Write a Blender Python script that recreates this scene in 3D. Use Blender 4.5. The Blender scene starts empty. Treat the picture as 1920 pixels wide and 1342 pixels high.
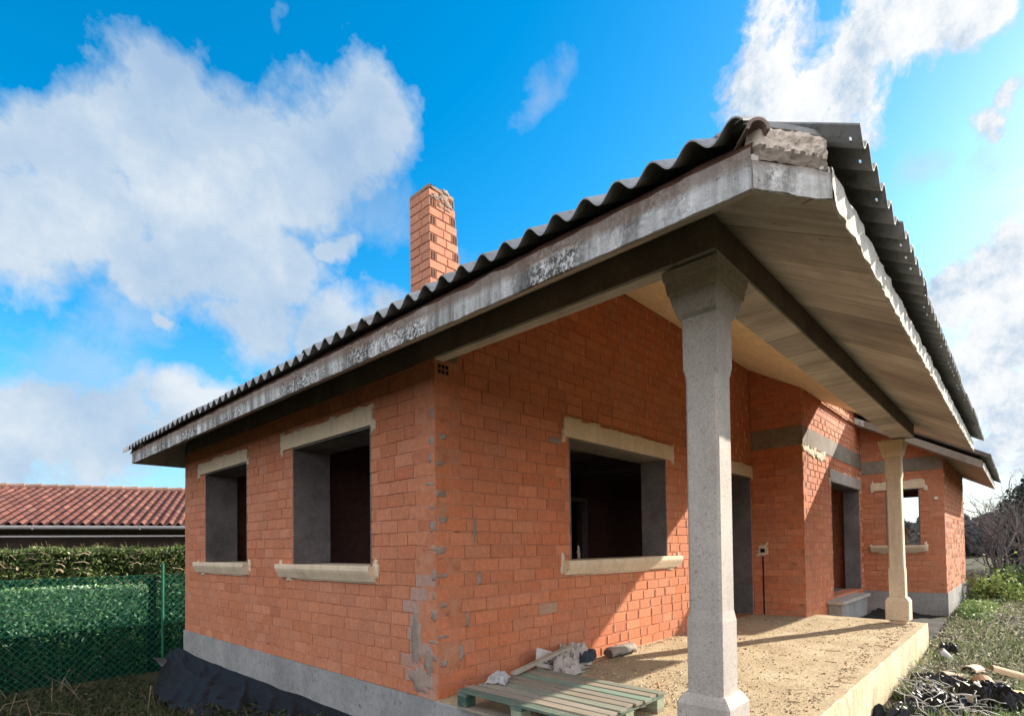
import bpy, math, random
import numpy as np
from mathutils import Vector, Matrix, noise
random.seed(7)
RNG = np.random.default_rng(7)
C = bpy.context.scene.collection
CAM0 = Vector((-2.79678, -3.44102, 1.2))
PI = math.pi

# ------------------------------------------------------------------ helpers
WL = {}                       # world location of every thing root


def tag(o, label=None, cat=None, group=None, kind=None):
    if label: o['label'] = label
    if cat: o['category'] = cat
    if group: o['group'] = group
    if kind: o['kind'] = kind
    return o


def thing(name, loc, label, cat, group=None):
    o = bpy.data.objects.new(name, None)
    C.objects.link(o)
    o.location = loc
    o.empty_display_size = 0.2
    WL[o.name] = Vector(loc)
    return tag(o, label, cat, group)


class MB:
    """collects geometry; build() links it as ONE mesh object"""

    def __init__(s):
        s.v = []; s.f = []; s.m = []; s.c = []

    def add(s, vs, fs, mi=0, col=(1, 1, 1)):
        b = len(s.v)
        s.v.extend([tuple(p) for p in vs])
        for f in fs:
            s.f.append(tuple(i + b for i in f)); s.m.append(mi); s.c.append(col)
        return s

    def box(s, x0, x1, y0, y1, z0, z1, mi=0, col=(1, 1, 1)):
        vs = [(x, y, z) for z in (z0, z1) for y in (y0, y1) for x in (x0, x1)]
        return s.add(vs, [(0, 2, 3, 1), (4, 5, 7, 6), (0, 1, 5, 4), (1, 3, 7, 5), (3, 2, 6, 7), (2, 0, 4, 6)], mi, col)

    def obox(s, c, ux, uy, uz, hx, hy, hz, mi=0, col=(1, 1, 1)):
        c = Vector(c); ux = Vector(ux).normalized() * hx; uy = Vector(uy).normalized() * hy; uz = Vector(uz).normalized() * hz
        vs = [c + ux * a + uy * b + uz * d for d in (-1, 1) for b in (-1, 1) for a in (-1, 1)]
        return s.add(vs, [(0, 2, 3, 1), (4, 5, 7, 6), (0, 1, 5, 4), (1, 3, 7, 5), (3, 2, 6, 7), (2, 0, 4, 6)], mi, col)

    def bar(s, a, b, w, h, up=(0, 0, 1), mi=0, col=(1, 1, 1)):
        a = Vector(a); b = Vector(b); d = (b - a)
        side = d.cross(Vector(up)).normalized(); u2 = side.cross(d).normalized()
        return s.obox((a + b) / 2, d, side, u2, d.length / 2, w / 2, h / 2, mi, col)

    def tube(s, pts, rad, n=6, mi=0, col=(1, 1, 1), cap=True):
        pts = [Vector(p) for p in pts]
        if not hasattr(rad, '__len__'): rad = [rad] * len(pts)
        rings = []; ref = Vector((0.3, 0.2, 1))
        for i, p in enumerate(pts):
            d = (pts[min(i + 1, len(pts) - 1)] - pts[max(i - 1, 0)])
            if d.length < 1e-6: d = Vector((0, 0, 1))
            d.normalize()
            a = d.cross(ref)
            if a.length < 1e-3: a = d.cross(Vector((1, 0, 0)))
            a.normalize(); b = d.cross(a)
            rings.append([p + (a * math.cos(t) + b * math.sin(t)) * rad[i] for t in [2 * PI * k / n for k in range(n)]])
        vs = [q for r in rings for q in r]; fs = []
        for i in range(len(pts) - 1):
            for k in range(n):
                fs.append((i * n + k, i * n + (k + 1) % n, (i + 1) * n + (k + 1) % n, (i + 1) * n + k))
        if cap:
            fs.append(tuple(range(n))[::-1]); fs.append(tuple((len(pts) - 1) * n + k for k in range(n)))
        return s.add(vs, fs, mi, col)

    def grid(s, P, nu, nv, mi=0, col=(1, 1, 1), skip=None):
        vs = [P(i, j) for j in range(nv + 1) for i in range(nu + 1)]
        fs = []
        for j in range(nv):
            for i in range(nu):
                if skip and skip(i, j): continue
                a = j * (nu + 1) + i
                fs.append((a, a + 1, a + nu + 2, a + nu + 1))
        return s.add(vs, fs, mi, col)

    def loft(s, sections, mi=0, closed=True, cap=True, col=(1, 1, 1)):
        n = len(sections[0]); vs = [p for q in sections for p in q]; fs = []
        for i in range(len(sections) - 1):
            for k in range(n if closed else n - 1):
                fs.append((i * n + k, i * n + (k + 1) % n, (i + 1) * n + (k + 1) % n, (i + 1) * n + k))
        if cap:
            fs.append(tuple(range(n))[::-1]); fs.append(tuple((len(sections) - 1) * n + k for k in range(n)))
        return s.add(vs, fs, mi, col)

    def build(s, name, mats, parent=None, smooth=False, bevel=0, fixn=False):
        me = bpy.data.meshes.new(name)
        off = Vector((0, 0, 0))
        if parent is not None:
            r = parent
            while r.parent: r = r.parent
            off = WL[r.name]
        v = [(p[0] - off[0], p[1] - off[1], p[2] - off[2]) for p in s.v]
        me.from_pydata(v, [], s.f)
        if not isinstance(mats, (list, tuple)): mats = [mats]
        for m in mats: me.materials.append(m)
        me.polygons.foreach_set('material_index', s.m)
        ca = me.color_attributes.new('Col', 'FLOAT_COLOR', 'CORNER')
        arr = np.ones((len(me.loops), 4), dtype=np.float32)
        cnt = np.array([len(f) for f in s.f]); arr[:, :3] = np.repeat(np.array(s.c, dtype=np.float32), cnt, axis=0)
        ca.data.foreach_set('color', arr.ravel())
        if smooth: me.polygons.foreach_set('use_smooth', [True] * len(me.polygons))
        me.update()
        if fixn:
            import bmesh
            bm = bmesh.new(); bm.from_mesh(me); bmesh.ops.recalc_face_normals(bm, faces=bm.faces); bm.to_mesh(me); bm.free()
        o = bpy.data.objects.new(name, me)
        C.objects.link(o)
        if parent is not None: o.parent = parent
        else: WL[o.name] = Vector((0, 0, 0))
        if bevel:
            b = o.modifiers.new('bevel', 'BEVEL'); b.width = bevel; b.segments = 2; b.limit_method = 'ANGLE'; b.angle_limit = 0.6
        return o


def nz(x, y=0., z=0., s=1.): return noise.noise(Vector((x * s, y * s, z * s)))
def fb(x, y=0., z=0., s=1.): return noise.fractal(Vector((x * s, y * s, z * s)), 1.0, 2.0, 4)
def sm(t): t = max(0., min(1., t)); return t * t * (3 - 2 * t)

# ------------------------------------------------------------------ materials


class Mat:
    def __init__(s, name, rough=0.8, spec=0.3):
        m = bpy.data.materials.new(name); m.use_nodes = True
        s.m = m; s.nt = m.node_tree; s.N = s.nt.nodes; s.L = s.nt.links
        s.b = s.N['Principled BSDF']
        s.b.inputs['Roughness'].default_value = rough
        s.b.inputs['Specular IOR Level'].default_value = spec
        s.tc = s.N.new('ShaderNodeTexCoord').outputs['Object']

    def node(s, t, **kw):
        n = s.N.new(t)
        for k, v in kw.items(): setattr(n, k, v)
        return n

    def mapv(s, scale, src=None, rot=(0, 0, 0)):
        n = s.node('ShaderNodeMapping'); n.inputs['Scale'].default_value = scale; n.inputs['Rotation'].default_value = rot
        s.L.new(src or s.tc, n.inputs[0]); return n.outputs[0]

    def noise(s, scale, detail=4, rough=.6, vec=None, dist=0.):
        n = s.node('ShaderNodeTexNoise'); n.inputs['Scale'].default_value = scale; n.inputs['Detail'].default_value = detail
        n.inputs['Roughness'].default_value = rough; n.inputs['Distortion'].default_value = dist
        s.L.new(vec or s.tc, n.inputs['Vector']); return n.outputs['Fac']

    def vor(s, scale, vec=None, feature='F1', out='Distance'):
        n = s.node('ShaderNodeTexVoronoi', feature=feature); n.inputs['Scale'].default_value = scale
        s.L.new(vec or s.tc, n.inputs['Vector']); return n.outputs[out]

    def ramp(s, fac, stops):
        n = s.node('ShaderNodeValToRGB'); e = n.color_ramp.elements
        while len(e) < len(stops): e.new(0.5)
        for k, (p, c) in enumerate(stops):
            e[k].position = p
            if not hasattr(c, '__len__'): c = (c, c, c)
            e[k].color = (*c, 1)
        s.L.new(fac, n.inputs[0]); return n.outputs[0]

    def mix(s, fac, a, b, mode='MIX'):
        n = s.node('ShaderNodeMix', data_type='RGBA', blend_type=mode)
        for i, v in ((0, fac), (6, a), (7, b)):
            if hasattr(v, 'default_value') or isinstance(v, bpy.types.NodeSocket): s.L.new(v, n.inputs[i])
            elif i == 0: n.inputs[0].default_value = v
            else: n.inputs[i].default_value = (*v, 1)
        return n.outputs[2]

    def math(s, op, a, b=0., clamp=False):
        n = s.node('ShaderNodeMath', operation=op); n.use_clamp = clamp
        for i, v in ((0, a), (1, b)):
            if isinstance(v, bpy.types.NodeSocket): s.L.new(v, n.inputs[i])
            else: n.inputs[i].default_value = v
        return n.outputs[0]

    def attr(s): 
        n = s.node('ShaderNodeAttribute'); n.attribute_name = 'Col'; return n.outputs['Color']

    def bump(s, h, strength=.4, dist=.01, chain=None):
        n = s.node('ShaderNodeBump'); n.inputs['Strength'].default_value = strength; n.inputs['Distance'].default_value = dist
        s.L.new(h, n.inputs['Height'])
        if chain: s.L.new(chain, n.inputs['Normal'])
        return n.outputs[0]

    def done(s, col, nrm=None):
        if isinstance(col, bpy.types.NodeSocket): s.L.new(col, s.b.inputs['Base Color'])
        else: s.b.inputs['Base Color'].default_value = (*col, 1)
        if nrm: s.L.new(nrm, s.b.inputs['Normal'])
        return s.m


def m_brick():
    s = Mat('clay_brick', .88, .15)
    a = s.attr()
    n1 = s.noise(.9, 5, .65); n2 = s.noise(22, 5, .75)
    c = s.mix(s.ramp(n1, [(.38, 0.), (.66, .55)]), a, (.48, .215, .13), 'MIX')
    dirt = s.ramp(s.noise(3.2, 6, .72), [(.46, 0.), (.66, 1.)])
    c = s.mix(s.math('MULTIPLY', dirt, .38), c, (.33, .16, .105))
    pale = s.ramp(s.noise(5.5, 6, .78), [(.60, 0.), (.70, 1.)])
    c = s.mix(s.math('MULTIPLY', pale, .30), c, (.58, .36, .25))
    c = s.mix(1., c, s.ramp(n2, [(.25, .76), (.75, 1.16)]), 'MULTIPLY')
    sp = s.ramp(s.noise(60, 2, .5), [(.64, 0.), (.70, 1.)])
    c = s.mix(s.math('MULTIPLY', sp, .4), c, (.52, .40, .30))
    gv = s.noise(1., 2, .5, s.mapv((150, 150, 5)))
    c = s.mix(1., c, s.ramp(gv, [(.3, .90), (.7, 1.07)]), 'MULTIPLY')
    b = s.bump(gv, .5, .004); b = s.bump(n2, .5, .005, b)
    return s.done(c, b)


def m_mortar():
    s = Mat('joint_mortar', .95, .1)
    n = s.noise(7, 5, .7); c = s.ramp(n, [(.32, (.24, .10, .06)), (.43, (.42, .165, .092)), (.60, (.45, .215, .135)), (.74, (.40, .30, .22))])
    return s.done(c, s.bump(s.noise(70, 3), .7, .008))


def m_cement(name, c0, c1, spots=.0, sc=3., dark=(.05, .045, .04)):
    s = Mat(name, .93, .15)
    n = s.noise(sc, 6, .65); c = s.ramp(n, [(.3, c0), (.7, c1)])
    c = s.mix(1., c, s.ramp(s.noise(sc * 14, 4, .7), [(.25, .78), (.75, 1.15)]), 'MULTIPLY')
    if spots:
        k = s.ramp(s.noise(sc * 9, 5, .75), [(.58, 0.), (.66, 1.)])
        c = s.mix(s.math('MULTIPLY', k, spots), c, dark)
    b = s.bump(s.noise(sc * 25, 5, .7), .5, .006); b = s.bump(n, .3, .02, b)
    return s.done(c, b)


def m_fascia(name, top):
    """old whitewashed concrete edge with black lichen and drips"""
    s = Mat(name, .9, .2)
    st = s.noise(1., 5, .65, s.mapv((7, 7, .8)))
    c = s.ramp(st, [(.3, (.13, .125, .12)), (.42, (.27, .265, .26)), (.53, (.50, .50, .50)), (.68, (.74, .74, .74))])
    big = s.ramp(s.noise(1.6, 4, .6), [(.42, 0.), (.56, 1.)])
    li = s.ramp(s.noise(38, 4, .75), [(.46, 0.), (.52, 1.)])
    c = s.mix(s.math('MULTIPLY', s.math('MULTIPLY', li, big), .9), c, (.05, .045, .042))
    pt = s.ramp(s.noise(22, 3, .7), [(.66, 0.), (.70, 1.)])
    c = s.mix(s.math('MULTIPLY', pt, .7), c, (.06, .055, .05))
    # earthy upper band, where the mortar bed meets the slab
    z = s.node('ShaderNodeSeparateXYZ'); s.L.new(s.tc, z.inputs[0])
    zz = s.math('ADD', z.outputs[2], s.math('MULTIPLY', s.noise(9, 5, .7), .07))
    k = s.ramp(s.math('MULTIPLY', s.math('SUBTRACT', zz, top + .005), 25., True), [(0., 0.), (1., 1.)])
    c = s.mix(s.math('MULTIPLY', k, .75), c, (.21, .145, .11))
    b = s.bump(s.noise(45, 5, .75), .8, .012); b = s.bump(li, -.25, .006, b)
    return s.done(c, b)


def m_boards():
    """underside of the roof slab, cast against boards laid down the slope"""
    s = Mat('board_marked_concrete', .9, .15)
    x = s.node('ShaderNodeSeparateXYZ'); s.L.new(s.tc, x.inputs[0])
    wob = s.math('MULTIPLY', s.noise(1.1, 2), .06)
    bx = s.math('DIVIDE', s.math('ADD', s.math('SUBTRACT', x.outputs[0], s.math('MULTIPLY', x.outputs[1], .12)), wob), .46)
    fl = s.math('FLOOR', bx); fr = s.math('FRACT', bx)
    wn = s.node('ShaderNodeTexWhiteNoise', noise_dimensions='1D'); s.L.new(fl, wn.inputs['W'])
    streak = s.noise(1., 6, .7, s.mapv((13, .9, .9), rot=(0, 0, -.12)))
    base = s.ramp(wn.outputs['Value'], [(0., (.44, .42, .41)), (.5, (.50, .48, .465)), (1., (.57, .545, .53))])
    c = s.mix(1., base, s.ramp(streak, [(.28, .64), (.5, 1.0), (.72, 1.2)]), 'MULTIPLY')
    c = s.mix(1., c, s.ramp(s.noise(1.2, 3), [(.3, .75), (.7, 1.2)]), 'MULTIPLY')
    edge = s.ramp(fr, [(.0, 0.), (.018, 1.), (.985, 1.), (1., 0.)])
    eb = s.ramp(s.noise(2.2, 3), [(.42, 0.), (.56, .9)])
    c = s.mix(s.math('MULTIPLY', s.math('SUBTRACT', 1., edge), eb), c, (.04, .033, .028))
    stn = s.ramp(s.noise(4., 6, .8, s.mapv((3.2, .8, 1))), [(.62, 0.), (.68, 1.)])
    c = s.mix(s.math('MULTIPLY', stn, .7), c, (.13, .11, .10))
    c = s.mix(s.math('MULTIPLY', s.ramp(s.noise(1.0, 6, .7), [(.5, 0.), (.68, 1.)]), .5), c, (.26, .22, .20))
    b = s.bump(edge, .5, .012); b = s.bump(streak, .35, .01, b); b = s.bump(s.noise(50, 4), .25, .005, b)
    return s.done(c, b)


def m_granite(name='granite', c0=(.36, .315, .265), c1=(.52, .47, .41)):
    s = Mat(name, .8, .3)
    n = s.noise(90, 3, .8); c = s.ramp(n, [(.3, c0), (.68, c1)])
    d = s.ramp(s.noise(55, 4, .8), [(.60, 0.), (.66, 1.)])
    c = s.mix(s.math('MULTIPLY', d, .75), c, (.10, .085, .075))
    d2 = s.ramp(s.noise(24, 5, .8), [(.60, 0.), (.65, 1.)])
    c = s.mix(s.math('MULTIPLY', d2, .55), c, (.14, .115, .10))
    st_ = s.ramp(s.noise(1., 5, .7, s.mapv((9, 9, 1.2))), [(.5, 0.), (.72, 1.)])
    c = s.mix(s.math('MULTIPLY', st_, .35), c, (.22, .19, .16))
    c = s.mix(1., c, s.ramp(s.noise(2.5, 4), [(.3, .88), (.7, 1.1)]), 'MULTIPLY')
    b = s.bump(d, -.5, .006); b = s.bump(n, .35, .004, b)
    return s.done(c, b)


def m_fibre():
    s = Mat('fibre_cement', .85, .2)
    st = s.noise(1.5, 5, .65)
    c = s.ramp(st, [(.3, (.22, .225, .235)), (.7, (.37, .38, .39))])
    c = s.mix(s.math('MULTIPLY', s.ramp(s.noise(16, 5, .75), [(.52, 0.), (.66, 1.)]), .55), c, (.10, .10, .085))
    c = s.mix(s.math('MULTIPLY', s.ramp(s.noise(30, 4, .7), [(.62, 0.), (.68, 1.)]), .5), c, (.42, .42, .36))
    c = s.mix(1., c, s.ramp(s.noise(1., 4, .6, s.mapv((.6, 3, .6))), [(.3, .8), (.7, 1.15)]), 'MULTIPLY')
    return s.done(c, s.bump(s.noise(60, 4), .3, .003))


def m_tile():
    s = Mat('clay_roof_tile', .8, .25)
    a = s.attr()
    c = s.mix(1., a, s.ramp(s.noise(9, 5, .7), [(.25, .62), (.75, 1.2)]), 'MULTIPLY')
    return s.done(c, s.bump(s.noise(30, 4), .3, .01))


def m_attr(name, rough=.8, spec=.25, nsc=12, lo=.7, hi=1.2, bs=.3, bd=.005, bsc=40, trans=0., two=None):
    s = Mat(name, rough, spec)
    c = s.mix(1., s.attr(), s.ramp(s.noise(nsc, 4, .65), [(.28, lo), (.72, hi)]), 'MULTIPLY')
    m = s.done(c, s.bump(s.noise(bsc, 4), bs, bd))
    if trans:
        t = s.node('ShaderNodeBsdfTranslucent'); s.L.new(c, t.inputs[0])
        mx = s.node('ShaderNodeMixShader'); mx.inputs[0].default_value = trans
        s.L.new(s.b.outputs[0], mx.inputs[1]); s.L.new(t.outputs[0], mx.inputs[2])
        s.L.new(mx.outputs[0], s.N['Material Output'].inputs[0])
    return m


def m_slab():
    s = Mat('dusty_concrete', .95, .1)
    n = s.noise(2.2, 6, .65)
    c = s.ramp(n, [(.3, (.38, .295, .19)), (.5, (.47, .375, .245)), (.72, (.57, .48, .34))])
    g = s.noise(45, 5, .8)
    c = s.mix(1., c, s.ramp(g, [(.32, .55), (.68, 1.25)]), 'MULTIPLY')
    cr = s.ramp(s.noise(26, 6, .8), [(.60, 0.), (.68, 1.)])
    c = s.mix(s.math('MULTIPLY', cr, .45), c, (.16, .10, .06))
    b = s.bump(g, .9, .02); b = s.bump(n, .5, .03, b); b = s.bump(s.noise(140, 3), .4, .004, b)
    return s.done(c, b)


def m_slabedge():
    s = Mat('yellowed_slab_edge', .9, .15)
    n = s.noise(4, 6, .7)
    c = s.ramp(n, [(.3, (.46, .38, .24)), (.7, (.68, .60, .42))])
    k = s.ramp(s.noise(1., 4, .7, s.mapv((16, 16, 1.6))), [(.60, 0.), (.66, 1.)])
    c = s.mix(s.math('MULTIPLY', k, .6), c, (.15, .11, .07))
    return s.done(c, s.bump(s.noise(30, 5, .7), .6, .012))


def m_ground():
    s = Mat('soil_ground', .97, .1)
    n = s.noise(1.2, 6, .7); f = s.noise(18, 6, .75)
    c = s.ramp(n, [(.30, (.030, .027, .015)), (.48, (.060, .052, .032)), (.60, (.04, .05, .02)), (.75, (.10, .085, .058))])
    c = s.mix(1., c, s.ramp(f, [(.25, .55), (.75, 1.4)]), 'MULTIPLY')
    return s.done(c, s.bump(f, .9, .05))


def m_pallet():
    s = Mat('weathered_pallet_wood', .85, .15)
    g = s.noise(1., 5, .7, s.mapv((60, 4, 60)))
    c = s.mix(1., s.attr(), s.ramp(g, [(.3, .7), (.7, 1.15)]), 'MULTIPLY')
    k = s.ramp(s.noise(9, 5, .7), [(.5, 0.), (.62, 1.)])
    c = s.mix(s.math('MULTIPLY', k, .5), c, (.24, .20, .15))
    return s.done(c, s.bump(g, .4, .003))


def m_plastic(name, col, rough=.35, dimple=0):
    s = Mat(name, rough, .28)
    c = s.mix(1., col, s.ramp(s.noise(5, 5, .7), [(.3, .6), (.7, 1.5)]), 'MULTIPLY')
    h = s.noise(7, 4)
    b = s.bump(h, .4, .02)
    if dimple: b = s.bump(s.vor(dimple), .8, .006, b)
    return s.done(c, b)


def m_cloth():
    s = Mat('green_shade_cloth', .8, .2)
    c = s.ramp(s.noise(1.4, 4), [(.3, (.003, .05, .038)), (.7, (.006, .085, .06))])
    s.L.new(c, s.b.inputs['Base Color'])
    t = s.node('ShaderNodeBsdfTranslucent'); s.L.new(c, t.inputs[0])
    tr = s.node('ShaderNodeBsdfTransparent'); tr.inputs[0].default_value = (.80, 1, .90, 1)
    m1 = s.node('ShaderNodeMixShader'); m1.inputs[0].default_value = .35
    s.L.new(s.b.outputs[0], m1.inputs[1]); s.L.new(t.outputs[0], m1.inputs[2])
    m2 = s.node('ShaderNodeMixShader'); m2.inputs[0].default_value = .66
    s.L.new(m1.outputs[0], m2.inputs[1]); s.L.new(tr.outputs[0], m2.inputs[2])
    s.L.new(m2.outputs[0], s.N['Material Output'].inputs[0])
    return s.m


M = dict(
    brick=m_brick(), mortar=m_mortar(),
    plinth=m_cement('cement_render', (.20, .20, .20), (.32, .315, .31), .55, 2.),
    reveal=m_cement('grey_cement_reveal', (.09, .08, .082), (.20, .18, .18), .3, 1.6),
    darkc=m_cement('weathered_dark_concrete', (.13, .098, .085), (.20, .16, .14), .4, 3.),
    band=m_cement('grey_concrete_band', (.17, .14, .115), (.30, .26, .22), .5, 2.),
    fascia_l=m_fascia('lichened_white_concrete', 2.70), fascia_f=m_cement('rough_white_plaster', (.50, .48, .43), (.80, .78, .72), .55, 9., (.16, .13, .10)),
    strip=m_cement('brown_bedding_mortar', (.09, .042, .032), (.15, .075, .055), .4, 6.),
    boards=m_boards(), yellow=m_cement('yellow_plaster', (.88, .76, .50), (.92, .82, .60), 0, .6),
    granite=m_granite('granite', (.31, .272, .245), (.47, .42, .38)), granite2=m_granite('pale_stone', (.54, .42, .29), (.71, .585, .43)),
    fibre=m_fibre(), tile=m_tile(), slab=m_slab(), slabedge=m_slabedge(), ground=m_ground(), pallet=m_pallet(),
    smear=m_cement('cream_mortar', (.55, .44, .32), (.74, .63, .50), .35, 20.),
    greysmear=m_cement('grey_mortar', (.22, .165, .135), (.36, .28, .235), .3, 8.),
    pinkm=m_cement('cracked_pink_mortar', (.50, .42, .36), (.70, .62, .55), .85, 5., (.16, .12, .09)),
    black=m_plastic('black_membrane', (.0045, .005, .008), .66, 60), blackfilm=m_plastic('black_film', (.009, .009, .012), .5),
    cloth=m_cloth(), green=m_plastic('green_coated_steel', (.008, .11, .065), .6),
    leaf=m_attr('leaf', .6, .3, 3, .7, 1.3, .1, .002, 40, .25), bark=m_attr('bark', .9, .1, 20, .6, 1.3, .6, .01, 30),
    any=m_attr('painted_surface', .8, .25), fabric=m_attr('woven_bag', .8, .2, 14, .75, 1.15, .4, .004, 90),
    dark=m_plastic('dark_void', (.008, .007, .007), .95), ink=m_plastic('black_print', (.02, .02, .02), .6),
    cream=m_cement('cream_render', (.42, .38, .31), (.52, .47, .40), 0, 1.), white=m_attr('white_enamel', .45, .4, 4, .85, 1.1),
)

# ------------------------------------------------------------------ terrain


def g(x, y):
    z = -.42 - .73 * sm((y - .5) / 8.5) * (1 - sm((x - 1) / 3.)) + .10 * sm((x - 5) / 8)
    z += .05 * fb(x, y, 0, .5) + .02 * fb(x, y, 3, 2.)
    return z


def make_ground():
    def ax(c, near, far):
        a = [0.]
        st = .12
        while a[-1] < far:
            a.append(a[-1] + st)
            if a[-1] > near: st *= 1.22
        return [c - t for t in a[:0:-1]] + [c + t for t in a]
    xs = ax(3, 9, 900); ys = ax(1, 9, 900)
    m = MB()
    m.grid(lambda i, j: (xs[i], ys[j], g(xs[i], ys[j])), len(xs) - 1, len(ys) - 1)
    tag(m.build('ground', M['ground'], smooth=True), kind='structure')


make_ground()

# ------------------------------------------------------------------ the house
TAN = .57; Z0 = 2.585; XE = -.60; YF = -2.905; YB = 6.66; RIDGE = (YF + YB) / 2
XEND = 8.3; XW = 10.9; XR = 17.0


def S(x, y):      # underside of the sloping slab
    return Z0 + TAN * min(x - XE, y - YF, YB - y)


house = thing('brick_house', (0, 0, 0), 'unfinished red brick bungalow with porch, stone columns and corrugated roof', 'house')

BR = [(.52, .185, .092), (.50, .175, .088), (.54, .195, .098), (.49, .165, .084), (.53, .195, .105), (.55, .22, .125)]


def cut(rects, h):
    out = []
    for (a, b, c, d) in rects:
        if h[1] <= a or h[0] >= b or h[3] <= c or h[2] >= d: out.append((a, b, c, d)); continue
        if h[0] > a: out.append((a, h[0], c, d))
        if h[1] < b: out.append((h[1], b, c, d))
        if h[2] > c: out.append((max(a, h[0]), min(b, h[1]), c, h[2]))
        if h[3] < d: out.append((max(a, h[0]), min(b, h[1]), h[3], d))
    return [r for r in out if r[1] - r[0] > .018 and r[3] - r[2] > .018]


def brick_wall(name, o, u, n, L, z0, z1, holes=(), top=None, thick=.26, skipb=(), ridges=0., patch=None, parent=house, label=None, seed=1, shade=1., bl=.24, tint=False):
    """core with openings plus every single facing brick; o = foot, u = along, n = outward"""
    rnd = random.Random(seed)
    o = Vector(o); u = Vector(u); n = Vector(n)
    P = lambda a, z, d: o + u * a + n * d + Vector((0, 0, z))
    m = MB()
    us = sorted({0, L, *[h[0] for h in holes], *[h[1] for h in holes]} | ({i * L / 40 for i in range(41)} if top else set()))
    zs = sorted({z0, z1, *[h[2] for h in holes], *[h[3] for h in holes]})
    us = [a for a in us if 0 <= a <= L]; zs = [a for a in zs if z0 <= a <= z1]
    solid = lambda i, j: 0 <= i < len(us) - 1 and 0 <= j < len(zs) - 1 and not any(h[0] <= (us[i] + us[i + 1]) / 2 <= h[1] and h[2] <= (zs[j] + zs[j + 1]) / 2 <= h[3] for h in holes)
    D0, D1 = -.006, -thick
    tz = lambda a, z: min(z, top(a)) if top else z
    for i in range(len(us) - 1):
        for j in range(len(zs) - 1):
            if not solid(i, j): continue
            a, b, c, d = us[i], us[i + 1], zs[j], zs[j + 1]
            q = [P(a, tz(a, c), D0), P(b, tz(b, c), D0), P(b, tz(b, d), D0), P(a, tz(a, d), D0)]
            r = [P(a, tz(a, c), D1), P(b, tz(b, c), D1), P(b, tz(b, d), D1), P(a, tz(a, d), D1)]
            fs = [(0, 1, 2, 3), (7, 6, 5, 4)]
            if not solid(i - 1, j): fs.append((0, 3, 7, 4))
            if not solid(i + 1, j): fs.append((1, 5, 6, 2))
            if not solid(i, j - 1): fs.append((0, 4, 5, 1))
            if not solid(i, j + 1): fs.append((3, 2, 6, 7))
            m.add(q + r, fs, 1)
    hc = .113; k = 0; z = z0
    while z < z1 - .03:
        za, zb = z + .004, min(z + hc - .004, z1)
        off = (k % 2) * bl / 2 + rnd.uniform(-.03, .03)
        a = -off
        while a < L:
            w = bl * rnd.uniform(.93, 1.05)
            if rnd.random() < .04: w *= .6
            x0, x1 = max(a, 0), min(a + w - rnd.choice([.0012, .002, .003, .003, .005, .014] if not ridges or a < 2 else [.002, .004, .007, .013]), L)
            jt = rnd.uniform(-.0025, .0025)
            rs = [(x0, x1, za + jt, zb + jt)] if x1 - x0 > .02 else []
            for h in list(holes) + list(skipb): rs = cut(rs, h)
            for (p, q, c, d) in rs:
                if top:
                    t = min(top(p), top(q)) 
                    if c > t - .02: continue
                    d = min(d, t)
                    if d - c < .02: continue
                dep = rnd.uniform(-.001, .003); bv = .004
                col = Vector(rnd.choice(BR)) * rnd.uniform(.90, 1.07) * shade
                if tint: col = Vector((col[0] * 1.04, col[1] * .93, col[2] * .86))
                if rnd.random() < .02: col = Vector((.44, .135, .07))
                if patch:
                    pc = patch((p + q) / 2, (c + d) / 2, rnd)
                    if pc: col = Vector(pc)
                e_ = lambda: rnd.uniform(-.0022, .0022) + (rnd.random() < .05) * rnd.uniform(-.008, .0)
                vs = [P(p, c, -.011), P(q, c, -.011), P(q, d, -.011), P(p, d, -.011),
                      P(p + bv - e_(), c + bv - e_(), dep), P(q - bv + e_(), c + bv - e_(), dep), P(q - bv + e_(), d - bv + e_(), dep), P(p + bv - e_(), d - bv + e_(), dep)]
                m.add(vs, [(4, 5, 6, 7), (0, 1, 5, 4), (1, 2, 6, 5), (2, 3, 7, 6), (3, 0, 4, 7)], 0, tuple(col))
                if ridges and rnd.random() < ridges * sm(((p if L > 6 else 3.) - 1.9) / .8) and q - p > .1:
                    for e in (p + .004, q - .007):
                        if rnd.random() < .8:
                            zz0 = c + rnd.uniform(.0, .02); zz1 = d - rnd.uniform(0, .02)
                            vs = [P(e - .002, zz0, 0), P(e + .005, zz0, 0), P(e + .005, zz1, 0), P(e - .002, zz1, 0), P(e - .001, zz0, .009), P(e + .004, zz0, .009), P(e + .004, zz1, .009), P(e - .001, zz1, .009)]
                            m.add(vs, [(4, 5, 6, 7), (0, 1, 5, 4), (1, 2, 6, 5), (2, 3, 7, 6), (3, 0, 4, 7)], 0, (.70, .50, .35))
            a += w
        z += hc; k += 1
    ob = m.build(name, [M['brick'], M['mortar']], parent)
    if label: ob['label'] = label
    return ob


class Many:
    """hands every splash to a mesh of its own"""
    def __init__(s): s.l = []
    def add(s, vs, fs): s.l.append(MB().add(vs, fs))
    def build(s, name, mat, parent):
        for q in s.l: q.build(name, mat, parent, smooth=True)


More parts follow.
